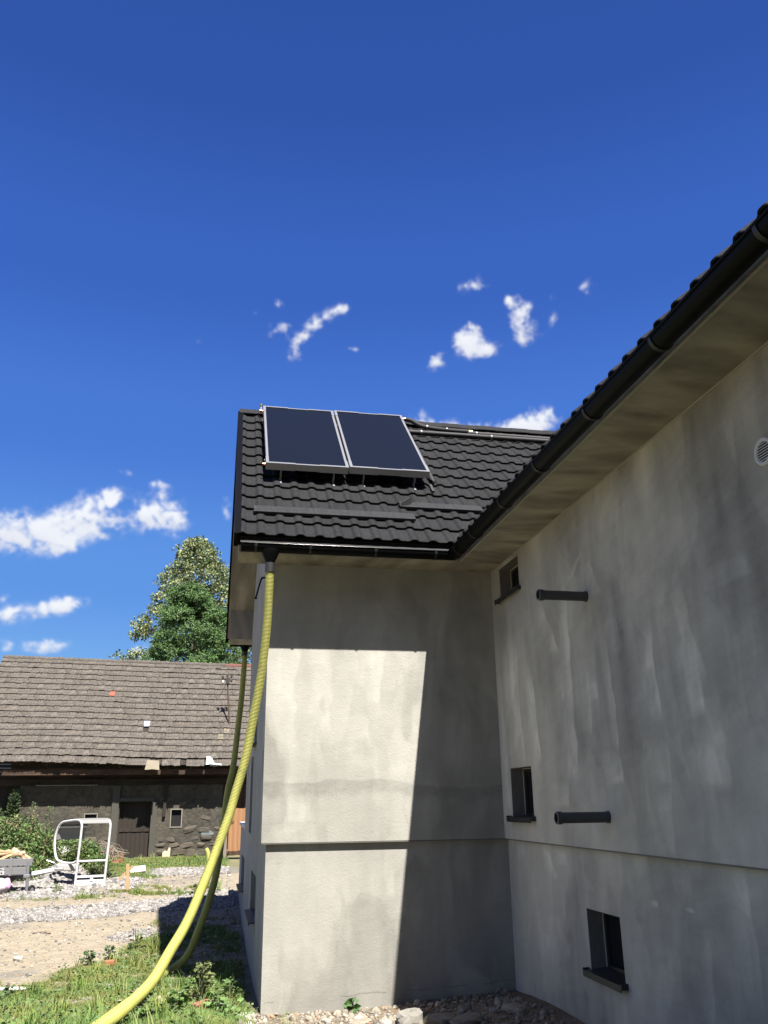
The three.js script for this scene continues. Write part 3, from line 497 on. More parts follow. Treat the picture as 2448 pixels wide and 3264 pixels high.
// ---------------------------------------------------------------- solar collectors on the wing roof
const qRoof = new THREE.Quaternion().setFromAxisAngle(new THREE.Vector3(1, 0, 0), -(Math.PI / 2 - PITCH));
const onRoof = (x, a, n) => new THREE.Vector3(x, a, n).applyQuaternion(qRoof).add(new THREE.Vector3(0, E0, ZE));
{
  M.absorber = phy([0.0022, 0.0042, 0.0105], 0.4, { specularIntensity: 0.3 });
  const W = 1.2, L = 2.62, B = 0.035;
  const c = thing('solar_collector', 'left of two dark blue solar collectors, nearer the roof verge', 'solar panel', [0, 0, 0], 'solar collectors on the wing roof');
  const P = (n, g, m, o = {}) => mesh(n, g, m, c, { local: true, ...o });
  P('frame', merge([bx(0, W, 0, B, 0.02, 0.115), bx(0, W, L - B, L, 0.02, 0.115), bx(0, B, B, L - B, 0.02, 0.1145), bx(W - B, W, B, L - B, 0.02, 0.1145), bx(0.002, W - 0.002, 0.004, L - 0.004, 0.015, 0.02)]), M.alu);
  P('glass_cover', bx(B, W - B, B, L - B, 0.085, 0.108), M.absorber);
  for (const [x, y] of [[0, 0], [W, 0], [0, L], [W, L]]) { const sx = x ? -1 : 1, sy = y ? -1 : 1; P(numbered('corner_clip'), merge([bx(x - sx * 0.006, x + sx * 0.42, y - sy * 0.006, y + sy * 0.036, 0.012, 0.121), bx(x - sx * 0.006, x + sx * 0.036, y + sy * 0.036, y + sy * 0.25, 0.012, 0.121)]), M.alu); }
  for (const x of [0.22, 1.0]) P(numbered('support_leg'), merge([bx(x - 0.012, x + 0.012, 0.02, 0.035, -0.17, 0.02), bx(x - 0.015, x + 0.015, -0.12, 0.1, -0.15, -0.142)]), M.galv);
  P('rail', merge([bx(-0.02, W + 0.03, 0.35, 0.39, -0.04, 0.014), bx(-0.02, W + 0.03, 2.15, 2.19, -0.04, 0.014)]), M.galv);
  P('pipe_fitting', merge([bar([-0.05, L - 0.12, 0.06], [0.0, L - 0.12, 0.06], 0.022, 10), bar([-0.06, L - 0.12, 0.06], [-0.045, L - 0.12, 0.06], 0.03, 6), bar([-0.05, 0.07, 0.06], [0, 0.07, 0.06], 0.02, 10)]), M.copper);
  c.quaternion.copy(qRoof); c.position.copy(onRoof(0.518, 1.785, 0.2));
  const d = c.clone(); d.name = numbered('solar_collector'); d.position.copy(onRoof(1.752, 1.815, 0.2)); scene.add(d);
  d.userData = { label: 'right of two dark blue solar collectors, joined to the pipes', category: 'solar panel', group: 'solar collectors on the wing roof' };
  for (const m of d.children.filter((k) => k.name.startsWith('pipe_fitting'))) d.remove(m);
  // vent cap at the upper left of the left collector
  const t = thing('air_vent', 'small brass air vent at the top left collector corner', 'air vent', onRoof(0.49, 4.62, 0.2).toArray());
  mesh('brass_cap', new THREE.CylinderGeometry(0.03, 0.03, 0.03, 14).translate(...onRoof(0.485, 4.62, 0.2).add(new THREE.Vector3(0, 0.06, 0)).toArray()), phy([0.8, 0.62, 0.3], 0.25, { metalness: 1 }), t);
  mesh('body', new THREE.CylinderGeometry(0.018, 0.022, 0.11, 12).translate(...onRoof(0.485, 4.62, 0.2).toArray()), M.galv, t);
  // flow pipes
  const A = (x, a, n) => onRoof(x, a, n).toArray();
  const f = thing('flexible_pipe', 'black insulated flexible pipe curving from right collector along the ridge', 'pipe', A(3.1, 4.6, 0.1));
  mesh('insulation', tube([A(3.09, 4.69, 0.17), A(3.2, 4.66, 0.16), A(3.36, 4.52, 0.12), A(3.62, 4.42, 0.12), A(3.95, 4.39, 0.12), A(4.22, 4.385, 0.12)], 0.04, 60, 10), M.foam, f);
  mesh('copper_end', merge([bar(A(3.0, 4.7, 0.17), A(3.13, 4.69, 0.17), 0.02), bar(A(3.07, 4.7, 0.17), A(3.1, 4.7, 0.17), 0.034, 6)]), M.copper, f);
  mesh('copper_end', bar(A(4.2, 4.385, 0.12), A(4.29, 4.385, 0.12), 0.032, 10), phy([0.75, 0.55, 0.25], 0.35, { metalness: 1 }), f);
  for (const x of [3.45, 3.8]) mesh(numbered('clamp'), bar(A(x, x < 3.6 ? 4.475 : 4.405, 0.12), A(x + 0.025, x < 3.6 ? 4.47 : 4.403, 0.12), 0.043, 12), M.galv, f);
  const p1 = thing('insulated_pipe', 'upper grey insulated pipe just below the ridge caps', 'pipe', A(4.2, 4.36, 0.1), 'grey pipes below the ridge');
  mesh('insulation', bar(A(4.2, 4.36, 0.1), A(6.3, 4.36, 0.1), 0.038, 12), M.insul, p1);
  for (const x of [4.35]) mesh(numbered('clamp'), bar(A(x, 4.36, 0.1), A(x + 0.025, 4.36, 0.1), 0.041, 12), M.galv, p1);
  const p2 = thing('insulated_pipe', 'lower grey insulated pipe below the flexible black pipe', 'pipe', A(3.1, 4.2, 0.1), 'grey pipes below the ridge');
  mesh('insulation', bar(A(3.05, 4.24, 0.09), A(6.2, 4.24, 0.1), 0.04, 12), M.insul, p2);
  for (const x of [3.3, 4.6]) mesh(numbered('clamp'), bar(A(x, 4.24, 0.095), A(x + 0.025, 4.24, 0.095), 0.043, 12), M.galv, p2);
  const p3 = thing('insulated_pipe', 'grey insulated return pipe down the right edge of the collectors', 'pipe', A(3.07, 2, 0.1));
  mesh('insulation', tube([A(3.07, 3.4, 0.1), A(3.07, 2.8, 0.1), A(3.07, 2.05, 0.1), A(3.065, 1.95, 0.1), A(3.02, 1.9, 0.12)], 0.035, 40, 10), M.insul, p3);
  mesh('bracket_strip', bx(2.98, 3.02, 1.58, 1.83, 0.08, 0.11).applyQuaternion(qRoof).translate(0, E0, ZE), M.insul, p3);
}

// ---------------------------------------------------------------- yellow drain hoses
{
  const hoseTex = tex(256, 512, (u, v) => { const s = ss(0.62, 0.75, fbm(u * 6, v * 40, 4, 120)) * 0.5, k = 0.92 + 0.16 * (fbm(u * 9, v * 90, 3, 121) - 0.5); return [mix(0.365 * k, 0.20, s * 0.6), mix(0.365 * k, 0.18, s * 0.6), mix(0.095 * k, 0.08, s * 0.4)]; });
  hoseTex.repeat.set(1, 1);
  M.hose = new THREE.MeshPhysicalMaterial({ map: hoseTex, roughness: 0.6, specularIntensity: 0.6, side: THREE.DoubleSide });
  function corrugated(pts, r, pitch = 0.0165) {
    const c = curve(pts), L = c.getLength(), ribs = Math.round(L / pitch), per = 6, n = ribs * per, S = 22, P = [], U = [], I = [];
    const pos = c.getSpacedPoints(n), N = new THREE.Vector3(), B = new THREE.Vector3(), T = new THREE.Vector3();
    N.set(1, 0, 0);
    for (let i = 0; i <= n; i++) {
      T.copy(pos[Math.min(n, i + 1)]).sub(pos[Math.max(0, i - 1)]).normalize();
      N.addScaledVector(T, -N.dot(T)).normalize(); B.crossVectors(T, N);
      const ph = (i % per) / per, rr = r - 0.0045 * (ph < 0.5 ? 0 : 1) - (ph === 0 || ph === 1 / 3 ? 0.0012 : 0);
      for (let s = 0; s <= S; s++) { const a = s / S * 2 * Math.PI, x = Math.cos(a), y = Math.sin(a); P.push(pos[i].x + rr * (N.x * x + B.x * y), pos[i].y + rr * (N.y * x + B.y * y), pos[i].z + rr * (N.z * x + B.z * y)); U.push(s / S, i / n * L / 4); }
    }
    for (let i = 0; i < n; i++) for (let s = 0; s < S; s++) { const a = i * (S + 1) + s, b = a + 1, d = a + S + 1, e = d + 1; I.push(a, b, d, b, e, d); }
    const g = new THREE.BufferGeometry(); g.setAttribute('position', new THREE.Float32BufferAttribute(P, 3)); g.setAttribute('uv', new THREE.Float32BufferAttribute(U, 2)); g.setIndex(I); g.computeVertexNormals(); return g;
  }
  const h1 = corrugated([[.562,2.80,-10.365],[.562,2.70,-10.38],[.562,2.465,-10.43],[.556,2.084,-10.52],[.515,1.519,-10.66],[.436,.958,-10.78],[.36,.48,-10.85],[.26,.091,-10.88],[.204,-.133,-10.86],[.082,-.494,-10.8],[-.042,-.831,-10.65],[-.202,-1.208,-10.35],[-.355,-1.445,-9.98],[-.487,-1.631,-9.55],[-.632,-1.723,-9.15],[-.782,-1.776,-8.7],[-1.05,-1.77,-7.9],[-1.45,-1.66,-6.8],[-1.9,-1.56,-5.2]], 0.0555);
  tag(mesh('drain_hose', h1, M.hose), 'thick yellow corrugated hose hanging in sunlight from the front gutter outlet', 'hose', 'yellow corrugated drain hoses');
  used.drain_hose = 0;
  const h2 = corrugated([[.49,2.86,-17.3],[.49,2.75,-17.27],[.478,2.438,-17.15],[.456,1.953,-16.95],[.415,1.483,-16.7],[.331,.591,-16.1],[.259,.237,-15.8],[.185,-.476,-15.1],[.111,-1.05,-14.5],[-.002,-1.468,-14.2],[-.116,-1.785,-14.05],[-0.217,-2.035,-14.0],[-0.314,-2.154,-13.95],[-0.427,-2.222,-13.9],[-0.555,-2.239,-13.6],[-0.63,-2.18,-12.7],[-0.679,-2.038,-11.2],[-0.729,-1.901,-10.0],[-0.79,-1.847,-9.3],[-0.858,-1.814,-8.75],[-1.1,-1.78,-7.7],[-1.6,-1.64,-6.2]], 0.0555);
  tag(mesh(numbered('drain_hose'), h2, M.hose), 'thinner looking shaded yellow hose hanging behind, from the rear gutter outlet', 'hose', 'yellow corrugated drain hoses');
  const s = thing('hose_offcut', 'short yellow hose stub standing in grass before the barn', 'hose', [-0.1, ground(-0.1, -30.2), -30.2]);
  mesh('stub', corrugated([[-0.02, ground(-0.1, -30.2) - 0.1, -30.2], [-0.06, -1.5, -30.22], [-0.13, -1.38, -30.25]], 0.075, 0.03), M.hose, s);
}

// ---------------------------------------------------------------- old barn
const wood = (a, b, s) => { const t = tex(128, 512, (u, v) => { const g = fbm(u * 14 + s, v * 1.6 + 0.4 * Math.sin(u * 9 + s), 4, 130 + s), k = fbm(u * 60, v * 3 + s, 2, 131); const m = 0.65 * g + 0.35 * k; return a.map((q, i) => mix(q, b[i], ss(0.3, 0.7, m))); }); return new THREE.MeshStandardMaterial({ map: t, roughness: 0.85, side: THREE.DoubleSide }); };
M.darkWood = wood([0.010, 0.007, 0.005], [0.028, 0.02, 0.014], 1);
M.brownWood = wood([0.03, 0.016, 0.009], [0.075, 0.04, 0.022], 2);
M.orangeWood = wood([0.2, 0.095, 0.042], [0.33, 0.17, 0.08], 3);
M.paleWood = wood([0.3, 0.2, 0.1], [0.44, 0.31, 0.17], 4);
M.greyWood = wood([0.12, 0.1, 0.08], [0.24, 0.2, 0.16], 5);
M.sawn = null;
const BZ = -33, EZ = -32.2, EY = 1.36, BX0 = -8.62, BX1 = 1.75, RZ = -36.5, BS = (EZ - RZ) * Math.SQRT2;
{
  const barn = thing('barn', 'old stone barn with weathered brown tiled roof behind the yard', 'barn', [-2.7, -1.78, BZ]);
  const sag = (x, a) => (1.46 - EY) + (x + 7.4) * (-0.16 / 7.7) + 0.025 * Math.sin(x * 0.9) * (1 - a / BS) - 0.05 * (a / BS);   // the eave sinks to the right
  const rp = (x, a, n) => [x, EY + a * Math.SQRT1_2 + n * Math.SQRT1_2 + sag(x, a), EZ - a * Math.SQRT1_2 + n * Math.SQRT1_2];
  // roof structure under the tiles
  const panel = (n0, n1) => { const P = [], I = [], U = []; for (let i = 0; i <= 20; i++) for (let j = 0; j <= 1; j++) for (const n of [n0, n1]) { const x = mix(BX0 + 0.02, BX1, i / 20); P.push(...rp(x, mix(0.06, BS, j), n)); U.push(x, j * BS); } for (let i = 0; i < 20; i++) { const k = i * 4; I.push(k + 1, k + 5, k + 3, k + 5, k + 7, k + 3, k, k + 2, k + 4, k + 4, k + 2, k + 6, k, k + 4, k + 1, k + 4, k + 5, k + 1); } const g = new THREE.BufferGeometry(); g.setAttribute('position', new THREE.Float32BufferAttribute(P, 3)); g.setAttribute('uv', new THREE.Float32BufferAttribute(U, 2)); g.setIndex(I); g.computeVertexNormals(); return g; };
  const rear = bx(BX0, BX1, 0, BS, -0.08, 0).rotateX(-Math.PI / 4).applyMatrix4(new THREE.Matrix4().makeScale(1, 1, -1)).translate(0, EY - 0.1, 2 * RZ - EZ);
  const roof = mesh('roof', merge([panel(-0.06, -0.005), flip(rear)]), M.darkWood, barn);
  const mats = [[0.185, 0.160, 0.135], [0.2, 0.172, 0.146], [0.172, 0.148, 0.126], [0.188, 0.163, 0.135], [0.208, 0.182, 0.155]];
  const lich = tex(512, 512, (u, v) => { const a = fbm(u * 16, v * 16, 4, 140), b = ss(0.70, 0.78, fbm(u * 30 + 5, v * 30, 3, 141)), c = ss(0.66, 0.72, n2(u * 120, v * 120, 142) * 0.6 + 0.4 * n2(u * 40, v * 40, 143)), k = 0.62 + 1.0 * (a - 0.25), d = ss(0.62, 0.75, fbm(u * 22, v * 22, 3, 144)); let q = [k, k, k]; q = q.map((z, i) => mix(z, [1.7, 1.6, 1.4][i], b * 0.6)); q = q.map((z) => z * (1 - 0.35 * c) * (1 - 0.3 * d)); return q.map((z) => Math.min(1, z * 0.6)); });
  lich.repeat.set(0.6, 0.6);
  const tm = mats.map((c) => new THREE.MeshStandardMaterial({ map: lich, color: lin(...c.map((q) => q * 0.85)), roughness: 0.95, side: THREE.DoubleSide }));
  const TW = 0.212, N = 18, CL = BS / N;
  const bt = (s) => {      // interlocking tile: two flutes, thick lower edge
    const P = [], U = [], I = [], pf = [[0, 0.012], [0.12, 0.012], [0.2, 0], [0.44, 0], [0.5, 0.009], [0.56, 0.009], [0.62, 0], [0.86, 0], [0.92, 0.007], [1, 0.007]], n = pf.length, q = rng(s), du = q() * 4, dv = q() * 4;
    for (const [y, z, k] of [[0.003, 0.026, 1], [0, 0.054, 1], [CL * 1.07, 0.014, 1]]) for (const [t, h] of pf) { P.push(t * TW * 0.985, y - (y < 0.1 ? 1.3 * h + 0.006 * Math.sin(t * 5 + s * 2) : 0), z + h * k); U.push(t * TW + du, y + dv); }
    for (let r = 0; r < 2; r++) for (let i = 0; i + 1 < n; i++) { const a = r * n + i, b = a + 1, c = a + n, d = c + 1; I.push(a, b, d, a, d, c); }
    const e = P.length / 3; P.push(0, 0, 0, 0, 0, 0.062, 0, CL * 1.07, 0.03, TW * 0.985, 0, 0, TW * 0.985, 0, 0.057, TW * 0.985, CL * 1.07, 0.025); for (let i = 0; i < 6; i++) U.push(du, dv); I.push(e, e + 1, e + 2, e + 3, e + 5, e + 4);
    const g = new THREE.BufferGeometry(); g.setAttribute('position', new THREE.Float32BufferAttribute(P, 3)); g.setAttribute('uv', new THREE.Float32BufferAttribute(U, 2)); g.setIndex(I); const G = g.toNonIndexed(); G.computeVertexNormals(); return G;
  };
  const geos = [1, 2, 3, 4, 5, 6].map(bt), R = rng(31), cols = Math.ceil((BX1 - BX0) / TW), rest = tm.map(() => []), q0 = new THREE.Quaternion().setFromAxisAngle(new THREE.Vector3(1, 0, 0), -Math.PI / 4);
  let single = 0;
  const odd = new Map();
  const cell = (x, a) => `${Math.floor(a / CL)},${Math.floor((x - BX0) / TW)}`;
  const slopeA = (z) => (EZ - z) * Math.SQRT2;
  odd.set(cell(-4.14, slopeA(-34.85)), 'red'); odd.set(cell(-2.58, slopeA(-33.44)), 'gap'); odd.set(cell(-0.2, 0.05), 'gap'); odd.set(cell(-2.2, 0.1), 'gap'); odd.set(cell(-2.0, 0.1), 'gap'); odd.set(cell(-1.1, 0.1), 'gap');
  odd.set(cell(0.46, slopeA(-33.46)), 'pale'); odd.set(cell(0.09, slopeA(-33.22)), 'pale');
  const pale = new THREE.MeshStandardMaterial({ map: lich, color: lin(0.27, 0.235, 0.17), roughness: 0.95, side: THREE.DoubleSide }), red = std([0.22, 0.075, 0.045], 0.85), redRidge = std([0.12, 0.045, 0.036], 0.85);
  for (let j = 0; j < N; j++) for (let i = 0; i < cols; i++) {
    const x = BX0 + i * TW + (j % 2) * 0.0, a = j * CL + (R() - 0.5) * 0.034, kind = odd.get(`${j},${i}`), k = Math.min(4, Math.floor(R() * 5)), gi = Math.floor(R() * 6);
    if (x + TW > BX1 + 0.05) continue;
    const roll = (R() - 0.5) * 0.075, lift = R() * 0.008 + (R() < 0.06 ? 0.015 : 0), low = j === 0 ? -0.05 - R() * 0.03 - (x > -7.9 && x < -5.9 ? -0.05 : 0) : 0;
    if (kind === 'gap') continue;
    const q = q0.clone().multiply(new THREE.Quaternion().setFromAxisAngle(new THREE.Vector3(0, 0, 1), roll)), p = rp(x, a + low, lift);
    if (kind || (j < 6 && single < 285)) { single++; mesh(numbered('barn_tile'), geos[gi], kind === 'red' ? red : kind === 'pale' ? pale : tm[k], roof, { pos: p, quat: q, label: kind === 'red' ? 'one red replacement tile' : undefined }); }
    else rest[k].push(geos[gi].clone().applyQuaternion(q).translate(...p));
  }
  // upper courses, beyond what can be picked apart: one part, five tones kept as vertex colours
  const all = []; rest.forEach((l, k) => l.forEach((g) => { const c = new Float32Array(g.attributes.position.count * 3); for (let i = 0; i < c.length; i++) c[i] = mats[k][i % 3] * 0.85; g.setAttribute('color', new THREE.BufferAttribute(c, 3)); all.push(g); }));
  mesh('tile_field', merge(all), new THREE.MeshStandardMaterial({ map: lich, vertexColors: true, roughness: 0.95, side: THREE.DoubleSide }), roof, { kind: 'stuff' });
  const rg = new THREE.CylinderGeometry(0.11, 0.125, 0.4, 10, 1, true, -Math.PI / 2, Math.PI).rotateZ(Math.PI / 2);
  for (let i = 0; i < 26; i++) { const x = BX0 + 0.2 + i * 0.385; mesh(numbered('ridge_tile'), rg, x > 0.4 ? redRidge : tm[i % 5], roof, { pos: [x, rp(x, BS, 0)[1] - 0.03 + (R() - 0.5) * 0.02, RZ], rot: [0, 0, (R() - 0.5) * 0.03] }); }
  // repairs: white sheet, torn plastic, pale board
  mesh('patch_sheet', rough(bx(-2.68, -2.46, 0, 0.3, 0, 0.004), 0.01, 6).rotateX(-Math.PI / 4).translate(0, ...rp(-2.5, slopeA(-33.62), 0.06).slice(1)), std([0.28, 0.31, 0.36], 0.5), roof, { label: 'pale blue white sheet over a missing tile' });
  mesh('patch_sheet', poly([[-0.28, 0], [-0.12, 0.02], [0.28, -0.03], [0.26, 0.03], [0.02, 0.06], [-0.06, 0.25], [-0.14, 0.36], [-0.26, 0.36]], [], 0.006).rotateX(-0.6).translate(-0.02, EY - 0.02, EZ + 0.1), std([0.36, 0.41, 0.46], 0.4), roof, { label: 'torn pale plastic hanging from the eave' });
  mesh('patch_board', rough(new THREE.BoxGeometry(0.46, 0.36, 0.03, 8, 6, 1), 0.03, 5).rotateX(-0.5).translate(-2.15, EY - 0.03, EZ + 0.08), std([0.19, 0.165, 0.12], 0.85), roof, { label: 'pale broken board stuck in the eave' });
  // walls: dark boards over rough stone
  const stoneTex = tex(1024, 512, (u, v) => { const x = u * 8, y = v * 4, m = fbm(x * 1.5, y * 1.5, 4, 150), f = fbm(x * 9, y * 9, 3, 151), w = Math.abs(fbm(x * 2.2, y * 3.1, 3, 152) - 0.5), patch = ss(0.56, 0.6, fbm(x * 1.1 + 4, y * 1.3, 4, 153)); let k = 0.55 + 0.9 * (m - 0.2) * 0.7 + 0.4 * (f - 0.5); if (w < 0.012) k *= 0.5; return [mix(0.08, 0.066, patch) * k, mix(0.07, 0.06, patch) * k, mix(0.052, 0.047, patch) * k]; });
  place(stoneTex, 0, 0, 8, 4);
  M.stoneWall = new THREE.MeshStandardMaterial({ map: stoneTex, roughness: 0.95, side: THREE.DoubleSide, bumpMap: grey(512, 512, (u, v) => fbm(u * 22, v * 22, 4, 154)), bumpScale: 0.02 }); M.stoneWall.bumpMap.repeat.set(0.5, 0.5);
  const door = rect(-3.24, -2.14, -1.9, 0.115), winA = rect(-1.45, -1.05, -0.77, -0.15), winB = rect(-4.4, -3.98, -0.54, -0.28);
  const wall = mesh('wall', poly(rect(-6.66, 0.35, -2.2, 0.68), [door, winA, winB], 0.5).translate(0, 0, BZ - 0.5), M.stoneWall, barn);
  // stones that stand out of the wall
  const SR = rng(88), stones = [];
  const sg = [1, 2, 3, 4, 5].map((s) => rough(new RoundedBoxGeometry(1, 1, 1, 3, 0.3), 0.24, 1.5, s * 9));
  const sm4 = [[0.078, 0.066, 0.05], [0.068, 0.058, 0.045], [0.088, 0.074, 0.054], [0.06, 0.053, 0.043]].map((c) => std(c, 0.95));
  for (let y = -1.72; y < 0.1;) { const h = 0.15 + SR() * 0.13; for (let x = -6.4 + SR() * 0.2; x < 0.25;) { const w = 0.16 + SR() * 0.42, hh = h * (0.6 + 0.5 * SR()), cx = x + w / 2, cy = y + h / 2 + (SR() - 0.5) * 0.09; x += w + 0.02 + SR() * 0.06;
    const low = cy < -1.15 ? 0.95 : cy < -0.8 ? 0.55 : cy < -0.4 ? 0.2 : 0.08, right = cx > -2 ? 1 : 0.35;
    if (SR() > low * right) continue;
    if ((cx > -3.5 && cx < -1.9) || (cx > -1.75 && cx < -0.85 && cy > -0.95 && cy < 0)) continue;
    mesh(numbered('stone'), sg[Math.floor(SR() * 5)], sm4[Math.floor(SR() * 4)], wall, { pos: [cx, cy, BZ - 0.066 + SR() * 0.026], rot: [0, (SR() - 0.5) * 0.2, (SR() - 0.5) * 0.4] }).scale.set(w * 0.98, hh, 0.16); } y += h + 0.025; }
  mesh('lime_patch', rough(new THREE.CircleGeometry(0.2, 14), 0.06, 5).scale(1.2, 0.4, 0.4).translate(-0.12, -0.98, BZ + 0.02), std([0.13, 0.145, 0.15], 0.9), wall);
  const pil = std([0.06, 0.056, 0.047], 0.95);
  mesh('door_pilaster', rough(new THREE.BoxGeometry(0.24, 2.5, 0.14, 3, 12, 2), 0.015, 4).translate(-3.38, -0.6, BZ + 0.02), pil, wall);
  mesh('door_pilaster', rough(new THREE.BoxGeometry(0.2, 1.95, 0.1, 3, 12, 2), 0.015, 4).translate(-2.03, -0.86, BZ + 0.01), pil, wall);
  mesh('door_lintel', rough(new THREE.BoxGeometry(1.3, 0.12, 0.1, 8, 2, 2), 0.012, 4).translate(-2.7, 0.18, BZ + 0.01), pil, wall);
  const dr = mesh('door', bx(-3.25, -2.13, -1.9, 0.12, BZ - 0.28, BZ - 0.24), M.darkWood, barn);
  for (let i = 0; i < 7; i++) mesh(numbered('door_board'), bx(-3.24 + i * 0.157 + 0.004, -3.24 + (i + 1) * 0.157 - 0.004, -1.84, 0.11, BZ - 0.238, BZ - 0.21 + (i % 3) * 0.004), M.darkWood, dr);
  mesh('door_brace', bx(-3.2, -2.16, -0.9, -0.78, BZ - 0.2, BZ - 0.18), M.darkWood, dr);
  const frame = (x0, x1, y0, y1, w) => merge([bx(x0, x1, y0, y0 + w, BZ - 0.04, BZ + 0.02), bx(x0, x1, y1 - w, y1, BZ - 0.04, BZ + 0.02), bx(x0, x0 + w, y0 + w, y1 - w, BZ - 0.04, BZ + 0.02), bx(x1 - w, x1, y0 + w, y1 - w, BZ - 0.04, BZ + 0.02)]);
  const wA = mesh('barn_window', frame(-1.46, -1.04, -0.78, -0.14, 0.035), std([0.2, 0.185, 0.15], 0.9), barn);
  mesh('pane', bx(-1.42, -1.08, -0.74, -0.18, BZ - 0.12, BZ - 0.1), M.black, wA);
  const wB = mesh('barn_window', frame(-4.42, -3.96, -0.56, -0.26, 0.03), std([0.2, 0.19, 0.17], 0.9), barn);
  mesh('pane', bx(-4.39, -3.99, -0.53, -0.29, BZ - 0.12, BZ - 0.1), M.black, wB);
  // timber above the stone
  mesh('wall_plate', bx(-7.5, 1.2, 0.68, 0.9, BZ - 0.3, BZ - 0.02), M.darkWood, barn);
  for (let i = 0; i < 5; i++) mesh(numbered('gable_board'), bx(-8.3, 1.2, 0.905 + i * 0.13, 1.03 + i * 0.13, BZ - 0.2, BZ - 0.17 + (i % 2) * 0.01), i % 2 ? M.darkWood : M.brownWood, barn);
  mesh('eave_beam', bx(-7.2, 1.2, 1.02, 1.2, EZ - 0.32, EZ - 0.16), M.brownWood, barn);
  mesh('plaster_edge', rough(new THREE.BoxGeometry(2.1, 0.025, 0.05, 12, 1, 1), 0.008, 5).translate(-5.1, 0.69, BZ + 0.02), std([0.2, 0.19, 0.17], 0.9), barn);
  for (let i = 0; i < 12; i++) { const x = -8.2 + i * 0.82; mesh(numbered('rafter'), bx(-0.05, 0.05, 0, 1.2, -0.16, -0.065).rotateX(-Math.PI / 4).translate(x, EY + sag(x, 0), EZ), M.darkWood, barn); }
  mesh('hanging_timber', plank([-1.66, 0.72, BZ + 0.07], [-1.68, -0.4, BZ + 0.07], 0.1, 0.08), M.darkWood, barn);
  for (let i = 0; i < 8; i++) mesh(numbered('shed_board'), bx(-8.5 + i * 0.23, -8.5 + i * 0.23 + 0.215, -2, 0.9, BZ - 0.35, BZ - 0.32 + (i % 2) * 0.012), M.darkWood, barn);
  for (let i = 0; i < 5; i++) mesh(numbered('shed_board'), bx(0.36 + i * 0.25, 0.36 + i * 0.25 + 0.235, -2, 0.68, BZ - 0.15, BZ - 0.12 + (i % 2) * 0.012), M.brownWood, barn);
  mesh('wall', merge([bx(-8.5, -8.2, -2, 1.2, -40.4, -33.4), bx(1.0, 1.3, -2, 1.2, -40.4, -33.2), bx(-8.5, 1.3, -2, 1.2, -40.8, -40.41)]), M.stoneWall, barn);
}
// electricity mast on the barn roof
{
  const zf = -33.75, m = thing('roof_mast', 'rusty electricity mast with insulators on the barn roof', 'mast', [0.49, 2.9, zf]);
  const rust = std([0.07, 0.04, 0.028], 0.8), dk = std([0.03, 0.025, 0.022], 0.7);
  mesh('pole', bar([0.5, 2.7, zf], [0.335, 4.6, zf], 0.03, 10), rust, m);
  mesh('crossarm', bar([0.12, 4.6, zf], [0.52, 4.68, zf], 0.02, 8), dk, m);
  mesh('strut', bar([0.31, 4.45, zf], [0.1, 4.0, zf + 0.05], 0.012, 6), dk, m);
  for (const [x, y, w] of [[0.15, 4.68, 0], [0.33, 4.74, 0], [0.49, 4.76, 0], [0.17, 4.5, 1], [0.49, 4.55, 0]]) mesh(numbered('insulator'), new THREE.LatheGeometry([[0, -0.06], [0.035, -0.05], [0.05, -0.02], [0.03, 0], [0.045, 0.02], [0.03, 0.06], [0, 0.065]].map((q) => new THREE.Vector2(...q)), 12).translate(x, y, zf + 0.02), w ? M.white : dk, m);
  mesh('junction_box', rbx(0.28, 0.42, 4.42, 4.62, zf, zf + 0.1), dk, m);
}
// ---------------------------------------------------------------- board gate beside the barn
{
  const z = -31.4, f = thing('wooden_gate', 'sunlit orange board gate between the barn and the house', 'gate', [0.9, ground(0.9, z), z]);
  const R = rng(9);
  for (let i = 0; i < 7; i++) mesh(numbered('board'), bx(0.6 + i * 0.165, 0.6 + i * 0.165 + 0.158, -1.53 + R() * 0.03, -0.2 + R() * 0.07, z, z + 0.025 + (i % 2) * 0.006), M.orangeWood, f);
  mesh('post', bx(0.46, 0.55, -1.75, -0.55, z + 0.03, z + 0.1), M.greyWood, f);
  mesh('ledger', bx(0.6, 1.75, -0.62, -0.52, z - 0.03, z - 0.002), M.orangeWood, f);
  mesh('latch', tube([[0.6, -0.62, z + 0.05], [0.68, -0.6, z + 0.06], [0.76, -0.54, z + 0.05], [0.74, -0.6, z + 0.05], [0.66, -0.62, z + 0.05]], 0.008, 20, 6), std([0.05, 0.03, 0.02], 0.7), f);
  const s = thing('leaning_plank', 'weathered plank leaning against the barn corner beside orange gate', 'plank', [0.4, ground(0.4, -31.9), -31.9]);
  mesh('plank', plank([0.42, ground(0.4, -31.9), -31.8], [0.52, -0.55, -32.1], 0.16, 0.03), M.greyWood, s);
}

